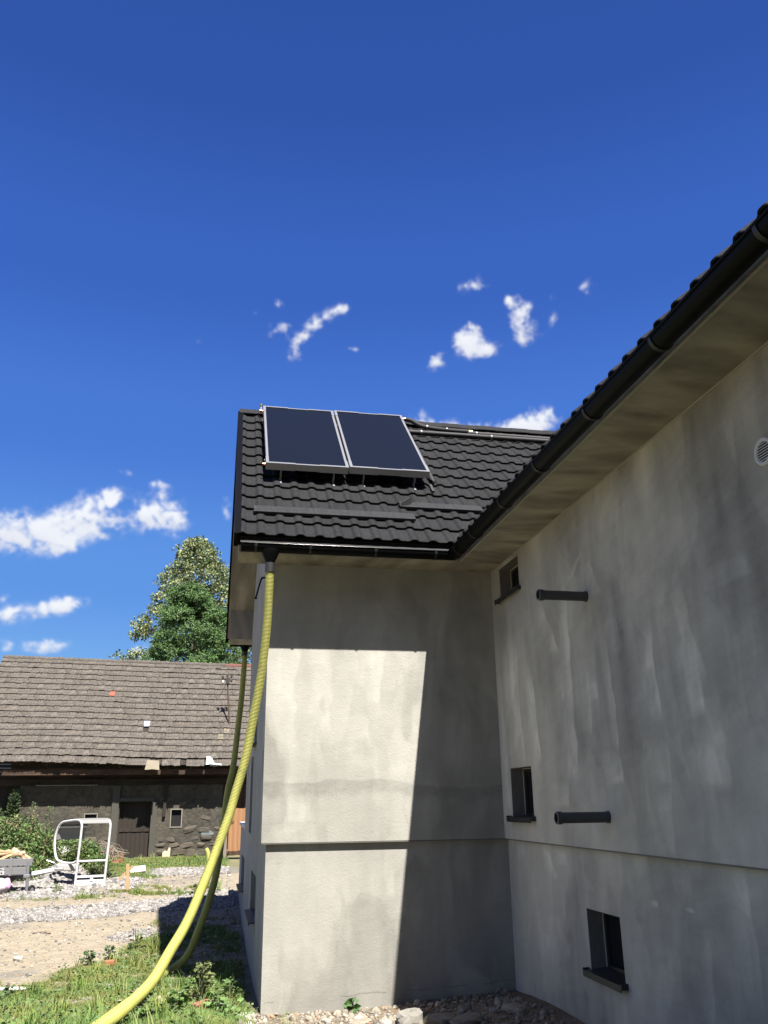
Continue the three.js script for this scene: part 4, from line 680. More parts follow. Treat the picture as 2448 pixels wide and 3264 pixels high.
// ---------------------------------------------------------------- foliage builder
const leafMat = (o = {}) => new THREE.MeshPhysicalMaterial({ vertexColors: true, roughness: 0.7, side: THREE.DoubleSide, transmission: 0.3, thickness: 0, ...o });
function leaves(list) {                    // list of [x, y, z, size, dirx, diry, dirz, r, g, b, aspect]
  const n = list.length, P = new Float32Array(n * 12), C = new Float32Array(n * 12), I = new Uint32Array(n * 6), d = new THREE.Vector3(), s = new THREE.Vector3(), u = new THREE.Vector3();
  const R = rng(n + 17);
  list.forEach(([x, y, z, sz, dx, dy, dz, r, g, b, asp = 0.55], i) => {
    d.set(dx, dy, dz).normalize(); u.set(R() - 0.5, R() - 0.5, R() - 0.5).normalize(); s.crossVectors(d, u).normalize().multiplyScalar(sz * asp * 0.5); u.crossVectors(s, d).normalize().multiplyScalar(sz * 0.12);
    const k = i * 12, q = [[0, 0, 0], [0.5, 1, 1], [1, 0, 0], [0.5, -1, 1]];
    q.forEach(([t, w, h], j) => { P[k + j * 3] = x + d.x * sz * t + s.x * w + u.x * h; P[k + j * 3 + 1] = y + d.y * sz * t + s.y * w + u.y * h; P[k + j * 3 + 2] = z + d.z * sz * t + s.z * w + u.z * h; C[k + j * 3] = r; C[k + j * 3 + 1] = g; C[k + j * 3 + 2] = b; });
    const v = i * 4, o = i * 6; I[o] = v; I[o + 1] = v + 1; I[o + 2] = v + 2; I[o + 3] = v; I[o + 4] = v + 2; I[o + 5] = v + 3;
  });
  const g = new THREE.BufferGeometry(); g.setAttribute('position', new THREE.BufferAttribute(P, 3)); g.setAttribute('color', new THREE.BufferAttribute(C, 3)); g.setIndex(new THREE.BufferAttribute(I, 1)); g.computeVertexNormals(); return g;
}
function dirOn(R) { const y = R() * 2 - 1, a = R() * 6.283, c = Math.sqrt(1 - y * y); return [c * Math.cos(a), y, c * Math.sin(a)]; }

// ---------------------------------------------------------------- trees behind the barn
{
  // silver lime: dark leaves with pale undersides and cream flower bracts
  const R = rng(404), base = [-1.2, -1.7, -47], prof = [[-1, 2.6], [3, 4.4], [6, 4.3], [8, 3.5], [9.4, 3.1], [10.8, 2.25], [11.9, 1.75], [13.0, 1.1], [13.8, 0.6], [14.3, 0.1]];
  const rAt = (y) => { let i = 0; while (i < prof.length - 2 && y > prof[i + 1][0]) i++; return mix(prof[i][1], prof[i + 1][1], Math.min(1, Math.max(0, (y - prof[i][0]) / (prof[i + 1][0] - prof[i][0])))); };
  const list = [], limbs = [];
  const tips = [];
  for (let k = 0; k < 470; k++) {
    const y = 2.5 + 11.7 * Math.pow(R(), 0.8), a = R() * 6.283, q = 0.4 + 0.72 * Math.sqrt(R()), rr = rAt(y) * q, cx = base[0] - 0.35 * ss(9, 14, y) + Math.cos(a) * rr, cz = base[2] + Math.sin(a) * rr, rad0 = 0.2 + 0.26 * R();
    tips.push([cx, y, cz, rad0]);
    if (k % 7 === 0) limbs.push(bar([base[0], y - rr * 0.7 - 0.5, base[2]], [cx, y, cz], 0.025, 4));
    for (let c = 0; c < 15; c++) {
      const [dx, dy, dz] = dirOn(R), r2 = rad0 * (0.5 + 0.6 * R()), px = cx + dx * r2, py = y + dy * r2 * 0.8, pz = cz + dz * r2;
      const bract = R() < 0.55;
      for (let l = 0; l < 5; l++) {
        const e = dirOn(R), sh = 0.75 + 0.5 * R();
        const col = bract ? (l < 3 ? [0.29 * sh, 0.30 * sh, 0.115 * sh] : [0.17 * sh, 0.23 * sh, 0.08 * sh]) : R() < 0.35 ? [0.17 * sh, 0.21 * sh, 0.13 * sh] : [0.075 * sh, 0.125 * sh, 0.038 * sh];
        list.push([px + e[0] * 0.06, py + e[1] * 0.06, pz + e[2] * 0.06, 0.11 + 0.06 * R(), e[0] + dx * 0.6, e[1] - 0.3, e[2] + dz * 0.6, ...col, 0.75]);
      }
    }
  }
  const t = thing('lime_tree', 'tall pale green lime tree with cream blossom behind the barn roof', 'tree', base);
  mesh('trunk', merge([new THREE.CylinderGeometry(0.06, 0.4, 15, 10).translate(base[0] - 0.15, 5.6, base[2]), ...limbs]), std([0.07, 0.055, 0.04], 0.95), t);
  mesh('crown', leaves(list), leafMat(), t);
}
{
  // fresh green ash in front of it: drooping feathery tufts
  const R = rng(808), base = [-1.4, -1.7, -43], list = [], limbs = [];
  const prof = [[1, 1.6], [4, 2.3], [6.6, 2.35], [7.6, 2.1], [8.7, 1.65], [9.6, 1.05], [10.3, 0.5], [10.7, 0.1]];
  const rAt = (y) => { let i = 0; while (i < prof.length - 2 && y > prof[i + 1][0]) i++; return mix(prof[i][1], prof[i + 1][1], Math.min(1, Math.max(0, (y - prof[i][0]) / (prof[i + 1][0] - prof[i][0])))); };
  const puff = (cx, cy, cz, r, n) => {
    for (let c = 0; c < n; c++) {
      const d = dirOn(R); if (d[1] < -0.5) d[1] *= -0.6;
      const q = r * (0.6 + 0.45 * R()), px = cx + d[0] * q, py = cy + d[1] * q * 0.85, pz = cz + d[2] * q, tone = 0.45 + 0.75 * R();
      const ax = [d[0] + (R() - 0.5) * 0.7, d[1] * 0.6 + 0.15, d[2] + (R() - 0.5) * 0.7];
      for (let l = 0; l < 7; l++) { const s = l / 7 * 0.2, e = dirOn(R); list.push([px + ax[0] * s, py + ax[1] * s - s * s * 1.2, pz + ax[2] * s, 0.1 + 0.04 * R(), e[0] + ax[0], e[1] - 0.5, e[2] + ax[2], 0.115 * tone, 0.225 * tone, 0.052 * tone, 0.36]); }
    }
  };
  for (let k = 0; k < 105; k++) { const y = 1.5 + 8.9 * Math.pow(R(), 0.62), a = R() * 6.283, rr = rAt(y) * (0.35 + 0.55 * Math.sqrt(R())), cx = base[0] + 0.2 - 0.5 * ss(8, 10.6, y) + Math.cos(a) * rr, cz = base[2] + Math.sin(a) * rr; puff(cx, y, cz, 0.38 + 0.36 * R() * (y > 9.5 ? 0.5 : 1), 128); if (k % 3 === 0) limbs.push(bar([base[0], y - rr * 0.9 - 0.4, base[2]], [cx, y, cz], 0.03, 4)); }
  puff(-2.62, 7.75, -42.6, 0.6, 240); puff(-2.6, 7.1, -42.6, 0.7, 240);
  const t = thing('ash_tree', 'smaller fresh green tree in front of the pale lime tree', 'tree', base);
  mesh('trunk', merge([new THREE.CylinderGeometry(0.05, 0.22, 11, 8).translate(base[0], 3.6, base[2]), ...limbs]), std([0.08, 0.07, 0.05], 0.95), t);
  mesh('crown', leaves(list), leafMat(), t);
}
// unseen trees added behind the camera to block low sky from the house front
{
  const R = rng(99), list = [], limbs = [], base = [-12, -1.6, 7.5];
  for (let k = 0; k < 150; k++) {
    const y = 2 + 8.5 * R(), rr = (3.6 - 2.4 * ss(5, 11, y)) * Math.sqrt(R()), a = R() * 6.283, cx = base[0] + Math.cos(a) * rr, cz = base[2] + Math.sin(a) * rr;
    if (k % 5 === 0) limbs.push(bar([base[0], y - rr * 0.6 - 0.6, base[2]], [cx, y, cz], 0.04, 5));
    for (let c = 0; c < 60; c++) { const d = dirOn(R), q = 0.75 * (0.5 + 0.6 * R()), s = 0.6 + 0.6 * R(); list.push([cx + d[0] * q, y + d[1] * q * 0.8, cz + d[2] * q, 0.26 + 0.1 * R(), d[0] + R() - 0.5, d[1] - 0.2, d[2] + R() - 0.5, 0.05 * s, 0.085 * s, 0.022 * s, 0.7]); }
  }
  const t = thing('sky_blocker_tree', 'leftmost of the five added sky-blocking trees behind the camera', 'tree', base, 'added trees blocking low sky from the house');
  mesh('trunk', merge([new THREE.CylinderGeometry(0.08, 0.25, 11, 8).translate(base[0], 3.6, base[2]), ...limbs]), std([0.07, 0.055, 0.04], 0.95), t);
  mesh('crown', leaves(list), leafMat(), t);
  for (const [x, z, r, l] of [[-7.5, 10.5, 1, 'second added sky-blocking tree from the left behind the camera'], [-2.5, 9.2, 2.2, 'middle added sky-blocking tree straight behind the camera'], [2.5, 10.3, 3.9, 'fourth added sky-blocking tree from the left behind the camera'], [7.5, 9.4, 5.1, 'rightmost of the five added sky-blocking trees behind the camera']]) { const c = t.clone(); c.userData.label = l; c.name = numbered('sky_blocker_tree'); c.position.set(x, base[1], z - 2); c.rotation.y = r; c.scale.setScalar(1.25); scene.add(c); }
}
// shrubs and weeds on the left
function shrub(name, label, blobs, seed, n, leaf, tones, stems = true) {
  const R = rng(seed), list = [], st = [];
  const b0 = blobs[0];
  for (const [cx, cy, cz, rx, ry, rz] of blobs) for (let c = 0; c < n; c++) {
    const d = dirOn(R), q = 0.55 + 0.5 * R(), px = cx + d[0] * rx * q, py = cy + d[1] * ry * q, pz = cz + d[2] * rz * q;
    const tone = tones[Math.floor(R() * tones.length)], sh = 0.7 + 0.6 * R();
    for (let l = 0; l < 4; l++) { const e = dirOn(R); list.push([px + e[0] * leaf * 0.5, py + e[1] * leaf * 0.5, pz + e[2] * leaf * 0.5, leaf * (0.7 + 0.6 * R()), e[0] + d[0] * 0.4, e[1] * 0.7 + 0.35, e[2] + d[2] * 0.4, tone[0] * sh, tone[1] * sh, tone[2] * sh, 0.6]); }
    if (stems && c % 9 === 0) st.push(bar([cx + (R() - 0.5) * rx, ground(cx, cz), cz + (R() - 0.5) * rz * 0.6], [px, py, pz], 0.006, 4));
  }
  const t = thing(name, label, 'shrub', [b0[0], ground(b0[0], b0[2]), b0[2]]);
  mesh('foliage', leaves(list), leafMat(), t);
  if (st.length) mesh('stem', merge(st), std([0.09, 0.08, 0.04], 0.9), t);
  return t;
}
const green = [[0.095, 0.18, 0.035], [0.13, 0.22, 0.045], [0.075, 0.15, 0.032], [0.15, 0.2, 0.05], [0.16, 0.13, 0.06]];
shrub('wild_shrub', 'broad mass of green weeds and nettles left of the white frame', [[-6.1, -1.1, -26, 0.9, 0.85, 0.9], [-5.2, -1.0, -25.8, 0.8, 0.75, 0.8], [-4.6, -1.25, -25.6, 0.7, 0.7, 0.7], [-5.7, -1.4, -25.0, 0.9, 0.5, 0.7], [-4.7, -1.6, -24.8, 0.6, 0.45, 0.6], [-6.9, -1.0, -26.5, 0.9, 0.95, 0.9]], 51, 1300, 0.075, green);
shrub('wild_shrub', 'green undergrowth showing through the white tube frame', [[-3.9, -1.3, -26.9, 0.5, 0.4, 0.5], [-3.45, -1.35, -26.6, 0.45, 0.42, 0.4], [-3.05, -1.55, -26.2, 0.35, 0.22, 0.35]], 52, 800, 0.07, green);
shrub('wild_shrub', 'low bush of yellow green leaves at the foot of the gravel heap', [[-2.75, -1.68, -24.6, 0.28, 0.2, 0.28], [-2.95, -1.74, -25.4, 0.5, 0.16, 0.4]], 53, 420, 0.06, [[0.1, 0.14, 0.03], [0.14, 0.15, 0.045], [0.07, 0.11, 0.03]]);
shrub('climbing_shrub', 'dark creeper on the left end of the barn', [[-7.3, -0.9, -32.5, 0.5, 0.9, 0.3], [-6.75, 0.0, -32.75, 0.12, 0.55, 0.1]], 54, 500, 0.09, [[0.03, 0.06, 0.015], [0.06, 0.11, 0.025]]);
shrub('wild_shrub', 'green bush beyond the left end of the barn', [[-9.4, 1.2, -36, 0.9, 2.2, 1], [-9.3, -0.6, -35, 0.8, 1.2, 0.8]], 55, 700, 0.12, [[0.07, 0.13, 0.025], [0.09, 0.15, 0.03]]);
// tall flower stalks over the weeds
for (const [x, z, h, w, l] of [[-5.0, -25.7, 1.92, 0.1, 'tall leaning weed stalk, left of three above the shrubs'], [-4.68, -25.6, 1.75, 0, 'tall dry seed stalk, middle of three above the shrubs'], [-4.35, -25.5, 1.62, 0.02, 'bushy tall weed, right of three above the shrubs']]) {
  const R = rng(Math.round(h * 100)), y0 = ground(x, z), t = thing('weed_stalk', l, 'weed', [x, y0, z], 'tall weeds above the shrubs'), L = [];
  for (let k = 0; k < 90; k++) { const q = 0.45 + 0.55 * k / 90, a = R() * 6.28, rr = 0.14 * (1.15 - q); L.push([x + w * q * 2 + Math.cos(a) * rr, y0 + h * q, z + Math.sin(a) * rr, 0.06 + 0.02 * R(), Math.cos(a), 0.3, Math.sin(a), ...(l.includes('dry') ? [0.22, 0.21, 0.1] : [0.075, 0.13, 0.035]), 0.5]); }
  mesh('stem', tube([[x, y0, z], [x + w, y0 + h * 0.5, z], [x + 2 * w, y0 + h, z]], 0.008, 8, 5), std([0.1, 0.11, 0.04], 0.9), t);
  mesh('leaf_mass', leaves(L), leafMat(), t);
}

// ---------------------------------------------------------------- white tube cab frame on the gravel
{
  const f = thing('tube_frame', 'white bent-tube cab frame with grey roof sheet on the gravel', 'cab frame', [-3.17, ground(-3.17, -23.3), -23.3]);
  const A = [-3.178, -23.3], ex = [0.665, -0.15], dp = [-0.62, -0.55];      // front edge and depth directions on the ground
  const at = (e, d, y) => [A[0] + ex[0] * e + dp[0] * d, y, A[1] + ex[1] * e + dp[1] * d];
  const yb = ground(-3.178, -23.3) - 0.02;
  const loop = (e) => [at(e, 0, yb), at(e, -0.02, -1.3), at(e, -0.05, -0.62), at(e, -0.04, -0.44), at(e, 0.03, -0.36), at(e, 0.15, -0.335), at(e, 0.6, -0.36), at(e, 0.82, -0.39), at(e, 0.95, -0.47), at(e, 1.04, -0.62), at(e, 1.08, -0.82), at(e, 1.02, -1.08), at(e, 0.9, -1.25), at(e, 0.7, -1.31), at(e, 0.4, -1.335), at(e, 0.12, -1.32), at(e, 0.0, -1.27)];
  mesh('side_hoop', tube(loop(0), 0.028, 110, 12), M.white, f);
  mesh('side_post', tube(loop(1).slice(0, 8), 0.028, 70, 12), M.white, f);
  mesh('crossbar', merge([bar(at(0, -0.01, -1.29), at(1, -0.01, -1.29), 0.026, 10), bar(at(0, 0.0, -0.4), at(1, 0.0, -0.4), 0.014, 10), bar(at(0, 0.95, -0.5), at(1, 0.95, -0.5), 0.022, 10)]), M.white, f);
  // roof sheet follows the hoops
  const prof = [[-0.05, -0.42], [0.0, -0.345], [0.1, -0.31], [0.3, -0.305], [0.6, -0.325], [0.85, -0.36], [0.99, -0.47], [1.07, -0.64], [1.1, -0.8]];
  const P = [], I = []; prof.forEach(([d, y]) => { for (const [e, o] of [[-0.03, 0], [1.03, 0]]) { P.push(...at(e, d, y)); P.push(...at(e, d, y + 0.008)); } });
  for (let i = 0; i + 1 < prof.length; i++) { const k = i * 4; I.push(k, k + 4, k + 2, k + 4, k + 6, k + 2, k + 1, k + 3, k + 5, k + 5, k + 3, k + 7); }
  const g = new THREE.BufferGeometry(); g.setAttribute('position', new THREE.Float32BufferAttribute(P, 3)); g.setIndex(I); const G = g.toNonIndexed(); G.computeVertexNormals();
  mesh('roof_sheet', G, std([0.17, 0.17, 0.165], 0.6), f);
  const b0 = at(0.04, 0, 0), b1 = at(0.96, 0, 0);
  const kick = mesh('kick_plate', merge([plank([b0[0], yb + 0.1, b0[2]], [b1[0], yb + 0.1, b1[2]], 0.17, 0.012), plank([b0[0], yb + 0.26, b0[2]], [b1[0], yb + 0.26, b1[2]], 0.05, 0.012), plank([at(0.5, 0, 0)[0], yb + 0.2, at(0.5, 0, 0)[2]], [at(0.6, 0, 0)[0], yb + 0.2, at(0.6, 0, 0)[2]], 0.1, 0.012)]), M.white, f);
  mesh('foot', merge([new THREE.BoxGeometry(0.12, 0.02, 0.1).translate(...at(0, 0, yb + 0.01)), new THREE.BoxGeometry(0.12, 0.02, 0.1).translate(...at(1, 0, yb + 0.01))]), M.white, f);
  // concrete block the rear of the frame rests on
  const b = thing('concrete_block', 'grey concrete block on the gravel heap under the white frame', 'block', [...at(0.1, 0.55, -1.5)]);
  mesh('block', rough(new RoundedBoxGeometry(0.55, 0.16, 0.35, 3, 0.03), 0.02, 4).translate(...at(0.15, 0.6, -1.44)), std([0.36, 0.35, 0.33], 0.95), b);
}
// ---------------------------------------------------------------- trailer at the left edge
{
  const z = -22.2, t = thing('trailer', 'galvanised box trailer at left edge loaded with sawn timber', 'trailer', [-5, ground(-5, z), z]);
  const side = (x0, x1, y0, y1) => mesh(numbered('side_board'), merge([rbx(x0, x1, y0, y1, z - 0.015, z + 0.015, 0.006), bx(x0, x1, y0 + 0.02, y0 + 0.035, z + 0.015, z + 0.02)]), M.galv, t);
  side(-6.6, -4.02, -1.31, -1.14); side(-6.6, -4.1, -1.49, -1.325);
  mesh('front_board', merge([plank([-4.2, -1.225, z - 0.55], [-4.04, -1.225, z - 0.03], 0.03, 0.17), plank([-4.3, -1.41, z - 0.55], [-4.12, -1.41, z - 0.03], 0.03, 0.16)]), M.galv, t);
  mesh('rear_side_board', rbx(-6.6, -4.32, -1.49, -1.14, z - 0.6, z - 0.57, 0.006), M.galv, t);
  mesh('floor', bx(-6.6, -4.34, -1.5, -1.47, z - 0.56, z - 0.03), M.galv, t);
  mesh('post', rbx(-4.5, -4.44, -1.5, -1.13, z + 0.016, z + 0.035, 0.005), M.galv, t);
  mesh('chassis', bx(-6.6, -4.36, -1.6, -1.505, z - 0.2, z - 0.08), std([0.06, 0.055, 0.05], 0.7), t);
  mesh('drawbar', merge([plank([-4.42, -1.55, z - 0.12], [-3.62, -1.43, z - 0.55], 0.09, 0.06)]), M.galv, t);
  const cp = mesh('coupling', merge([rbx(-3.64, -3.4, -1.46, -1.39, z - 0.62, z - 0.52, 0.02), bar([-3.52, -1.4, z - 0.56], [-3.62, -1.28, z - 0.56], 0.018), bar([-3.62, -1.28, z - 0.56], [-3.8, -1.22, z - 0.56], 0.016)]), M.alu, t);
  mesh('jockey_leg', merge([bar([-4.06, -1.86, z + 0.02], [-4.1, -1.3, z + 0.02], 0.035, 12), bar([-4.1, -1.3, z + 0.02], [-4.1, -1.2, z + 0.02], 0.02, 8), rbx(-4.17, -4.03, -1.55, -1.48, z - 0.04, z + 0.06, 0.01)]), M.galv, t);
  const wz = z + 0.05, w = mesh('jockey_wheel', new THREE.TorusGeometry(0.07, 0.03, 10, 20).scale(1, 1, 1).rotateY(0.9).translate(-3.96, ground(-3.96, wz) + 0.09, wz), M.black, t);
  mesh('rim', new THREE.CylinderGeometry(0.045, 0.045, 0.04, 14).rotateX(Math.PI / 2).rotateY(0.9).translate(-3.96, ground(-3.96, wz) + 0.09, wz), M.galv, w);
  const wh = mesh('wheel', new THREE.TorusGeometry(0.22, 0.08, 12, 26).translate(-5.9, ground(-5.9, z) + 0.3, z + 0.14), M.black, t);
  mesh('rim', new THREE.CylinderGeometry(0.16, 0.16, 0.1, 18).rotateX(Math.PI / 2).translate(-5.9, ground(-5.9, z) + 0.3, z + 0.14), M.galv, wh);
  mesh('plate', merge([bx(-4.8, -4.6, -1.47, -1.4, z + 0.021, z + 0.026), bx(-4.8, -4.62, -1.38, -1.34, z + 0.021, z + 0.026)]), M.white, t);
  mesh('plate_mark', merge([bx(-4.76, -4.7, -1.45, -1.42, z + 0.027, z + 0.03), bx(-4.68, -4.63, -1.45, -1.42, z + 0.027, z + 0.03), bx(-4.76, -4.64, -1.365, -1.35, z + 0.027, z + 0.03)]), M.black, t);
  for (const x of [-4.2, -4.31, -4.55]) mesh(numbered('bolt'), new THREE.SphereGeometry(0.012, 8, 6).translate(x, -1.29, z + 0.02), M.black, t);
  // load: sawn boards lying in a heap
  M.sawn = wood([0.34, 0.22, 0.12], [0.52, 0.37, 0.23], 7);
  const spots = [[-4.62, -1.08, 0.25, 0.3], [-4.5, -1.06, 0.1, 0.12], [-4.42, -1.05, -0.12, -0.28], [-4.35, -1.07, -0.25, -0.4], [-4.7, -1.03, 0.4, 0.05], [-4.56, -1.02, -0.05, -0.15], [-4.3, -1.11, -0.3, -0.48], [-4.85, -1.05, 0.1, 0.2]];
  spots.forEach(([x, y, a, b], i) => {
    const p = thing('sawn_board', ['board end at the left front of the trailer load', 'board under the top of the trailer load', 'board sloping right in the trailer load', 'steep board at right of the trailer load', 'tilted board at the far left of the load', 'topmost board of the trailer load', 'rightmost low board of the trailer load', 'board at the left frame edge of the load'][i], 'board', [x, y, z - 0.3 - 0.05 * i], 'sawn boards in the trailer');
    mesh('board', new THREE.BoxGeometry(0.5, 0.03, 0.13).rotateX(0.5 - 0.2 * (i % 3)).rotateZ(b * 1.3).rotateY(a + 0.3), M.sawn, p, { pos: [x, y + 0.0, z - 0.2 - 0.07 * (i % 4)] });
  });
  const bag = thing('plastic_bag', 'white and pink plastic bag on gravel under the trailer', 'bag', [-4.75, ground(-4.75, z), z + 0.1]);
  mesh('bag_body', rough(new THREE.SphereGeometry(0.26, 24, 16).scale(1.25, 0.62, 0.8), 0.05, 6).translate(-4.75, ground(-4.75, z) + 0.13, z + 0.05), std([0.32, 0.29, 0.31], 0.5), bag);
  mesh('bag_print', rough(new THREE.SphereGeometry(0.12, 16, 12).scale(0.8, 1, 0.6), 0.03, 9).translate(-4.5, ground(-4.5, z) + 0.2, z + 0.1), std([0.72, 0.35, 0.62], 0.45), bag, { label: 'pink printed end of the bag' });
  mesh('bag_top', rough(new THREE.SphereGeometry(0.1, 16, 12).scale(1, 0.8, 0.7), 0.03, 9).translate(-4.62, ground(-4.6, z) + 0.24, z + 0.12), std([0.75, 0.72, 0.74], 0.45), bag);
}
// ---------------------------------------------------------------- small things in the yard
{
  const g = (x, z) => ground(x, z);
  let t = thing('wooden_stake', 'two crossed wooden laths, one stuck upright in the ground', 'stake', [-1.81, g(-1.81, -21.9), -21.9]);
  mesh('upright_lath', plank([-1.81, g(-1.81, -21.9) - 0.1, -21.9], [-1.855, -1.285, -21.9], 0.075, 0.035), M.paleWood, t);
  mesh('cross_lath', plank([-2.03, -1.62, -21.94], [-1.73, -1.34, -21.94], 0.065, 0.03), M.paleWood, t);
  t = thing('foam_slab', 'pale pink insulation slab lying in the grass', 'slab', [-1.95, g(-1.95, -26.4), -26.4]);
  mesh('slab', rough(new THREE.BoxGeometry(0.42, 0.16, 0.12, 8, 4, 3), 0.03, 5).rotateX(-0.4).rotateZ(0.12).translate(-1.95, g(-1.95, -26.4) + 0.1, -26.4), std([0.66, 0.5, 0.46], 0.8), t);
  // rusty iron frame by the barn door
  const rust = std([0.2, 0.095, 0.05], 0.9);
  const x = -2.95, z = -30.2, y = g(x, z); t = thing('iron_frame', 'small rusty iron frame standing before the barn door', 'iron frame', [x, y, z]);
  mesh('curved_arm', merge([tube([[x - 0.22, y, z], [x - 0.24, y + 0.25, z], [x - 0.17, y + 0.5, z], [x - 0.14, y + 0.48, z]], 0.03, 14, 6), tube([[x - 0.12, y, z - 0.1], [x - 0.15, y + 0.25, z - 0.1], [x - 0.08, y + 0.47, z - 0.1]], 0.025, 14, 6)]), rust, t);
  mesh('side_plate', rbx(x + 0.14, x + 0.24, y + 0.02, y + 0.36, z - 0.04, z + 0.02, 0.01), rust, t);
  mesh('crossbar', merge([rbx(x - 0.18, x + 0.16, y + 0.2, y + 0.26, z - 0.05, z, 0.01), rbx(x - 0.16, x + 0.16, y + 0.07, y + 0.14, z - 0.05, z, 0.01), bar([x - 0.1, y + 0.03, z + 0.06], [x + 0.12, y + 0.03, z + 0.06], 0.05)]), rust, t);
  t = thing('broken_block', 'pale notched masonry block at the foot of the barn wall', 'block', [-1.5, g(-1.5, -32.7), -32.7]);
  mesh('block', rough(poly([[-0.13, -0.05], [0.13, -0.05], [0.14, 0.32], [0.08, 0.34], [0.02, 0.2], [-0.05, 0.24], [-0.12, 0.2]], [], 0.15), 0.012, 6).translate(-1.5, g(-1.5, -32.7), -32.75), std([0.5, 0.43, 0.3], 0.9), t);
  t = thing('clay_brick', 'small orange brick fragment in the grass left of the hose', 'brick', [-1.4, g(-1.4, -14.8), -14.8], 'orange brick fragments');
  mesh('brick', rough(new RoundedBoxGeometry(0.14, 0.09, 0.09, 3, 0.012), 0.012, 9).translate(-1.4, g(-1.4, -14.8) + 0.05, -14.8), std([0.3, 0.12, 0.06], 0.9), t);
  t = thing('clay_brick', 'weathered red brick in weeds near the house corner', 'brick', [0.02, g(0.02, -10.5), -10.5], 'orange brick fragments');
  mesh('brick', rough(new RoundedBoxGeometry(0.2, 0.07, 0.11, 3, 0.012), 0.012, 9).rotateY(0.5).rotateZ(0.12).translate(0.0, g(0.0, -10.45) + 0.07, -10.45), std([0.26, 0.12, 0.07], 0.9), t);
  t = thing('white_pipe', 'white plastic pipe lying on the dirt at left edge', 'pipe', [-2.6, g(-2.6, -13.2), -13.2]);
  mesh('pipe', bar([-3.2, g(-3.2, -13.2) + 0.05, -13.22], [-2.28, g(-2.28, -13.18) + 0.055, -13.15], 0.025, 12), M.white, t);
  t = thing('stick', 'dry twig on the bare sandy ground', 'stick', [-2.85, g(-2.85, -17.3), -17.3]);
  mesh('twig', tube([[-3.0, g(-3, -17.3) + 0.02, -17.3], [-2.85, g(-2.85, -17.3) + 0.035, -17.32], [-2.68, g(-2.68, -17.25) + 0.015, -17.25]], 0.014, 14, 6), M.greyWood, t);
  t = thing('white_sack', 'white sack lying in the greenery behind the white frame', 'sack', [-3.75, -1.35, -26.3]);
  mesh('sack', rough(new RoundedBoxGeometry(0.62, 0.34, 0.3, 6, 0.1), 0.09, 3.3).rotateZ(-0.25).translate(-3.98, -1.3, -26.75), std([0.4, 0.4, 0.39], 0.7), t);
  t = thing('brush_pile', 'dry grey brushwood heap behind the white frame', 'brushwood', [-3.2, -1.5, -28.5]);
  { const R = rng(71), L = []; for (let i = 0; i < 150; i++) { const a = R() * 6.28, x0 = -3.4 + (R() - 0.5) * 1.1, z0 = -28.5 + (R() - 0.5) * 0.9, y0 = -1.7 + R() * 0.55 * (1 - Math.abs(x0 + 3.5)); L.push(tube([[x0, y0, z0], [x0 + Math.cos(a) * 0.3, y0 + 0.12 + R() * 0.2, z0 + Math.sin(a) * 0.3], [x0 + Math.cos(a) * 0.65, y0 + (R() - 0.3) * 0.35, z0 + Math.sin(a) * 0.6]], 0.007, 5, 4)); } mesh('twig_mass', merge(L), std([0.24, 0.2, 0.15], 0.95), t, { kind: 'stuff' }); }
}
// rocks along the foot of the front wall
const rockMats = [[0.2, 0.19, 0.165], [0.25, 0.22, 0.17], [0.19, 0.165, 0.13], [0.32, 0.3, 0.265]].map((c, i) => { const t = tex(128, 128, (u, v) => { const k = 0.7 + 0.6 * (fbm(u * 7, v * 7, 4, 160 + i)), s = ss(0.6, 0.7, fbm(u * 12, v * 12, 3, 170 + i)); return c.map((q) => q * k * (1 - 0.25 * s)); }); return new THREE.MeshStandardMaterial({ map: t, roughness: 0.95 }); });
function rock(x, z, sx, sy, sz, seed, label, mi, dy = 0) {
  const g = rough(new THREE.IcosahedronGeometry(1, 4), 0.42, 1.1, seed), p = g.attributes.position;
  for (let i = 0; i < p.count; i++) { if (p.getY(i) > 0.62) p.setY(i, 0.62 + (p.getY(i) - 0.62) * 0.25); if (p.getX(i) > 0.75) p.setX(i, 0.75 + (p.getX(i) - 0.75) * 0.3); }
  rough(g, 0.07, 5, seed); g.scale(sx, sy, sz); g.computeVertexNormals();
  const y = ground(x, z);
  tag(mesh(numbered('rock'), g, rockMats[mi], scene, { pos: [x, y + sy * 0.35 + dy, z], rot: [0, seed, 0] }), label, 'rock', 'loose rocks by the house');
}
rock(2.08, -9.55, 0.19, 0.15, 0.15, 1.3, 'large grey boulder in shade at the bottom centre', 0);
rock(2.38, -9.5, 0.2, 0.09, 0.15, 2.1, 'flat slab beside the large boulder', 2);
rock(2.62, -9.35, 0.22, 0.09, 0.15, 3.7, 'brownish slab right of the boulder slab, at frame bottom', 2);
rock(1.82, -9.55, 0.09, 0.07, 0.08, 4.1, 'pale stone at the left foot of the large boulder', 3);
rock(1.3, -10.1, 0.075, 0.035, 0.05, 5.2, 'white flat stone in front of the sunlit wall', 3);
rock(1.68, -10.05, 0.12, 0.03, 0.1, 6.4, 'pale broken flagstone below the small green plant', 1);
rock(2.0, -9.95, 0.08, 0.05, 0.07, 7.7, 'yellowish stone left of the shadow edge', 1);
rock(3.25, -9.7, 0.14, 0.06, 0.12, 8.3, 'sandy slab near the long wall foot', 1);
rock(-2.85, -15.5, 0.09, 0.06, 0.07, 9.1, 'pale stone lying alone on the bare sand', 3);
rock(-2.15, -22.6, 0.17, 0.1, 0.14, 10.3, 'tan stone right of the white frame foot', 1);
rock(-2.28, -22.3, 0.09, 0.05, 0.08, 11.9, 'white stone before the tan stone', 3);
rock(-2.45, -22.0, 0.2, 0.08, 0.14, 12.4, 'flat mossy stone in front of the white frame', 2);
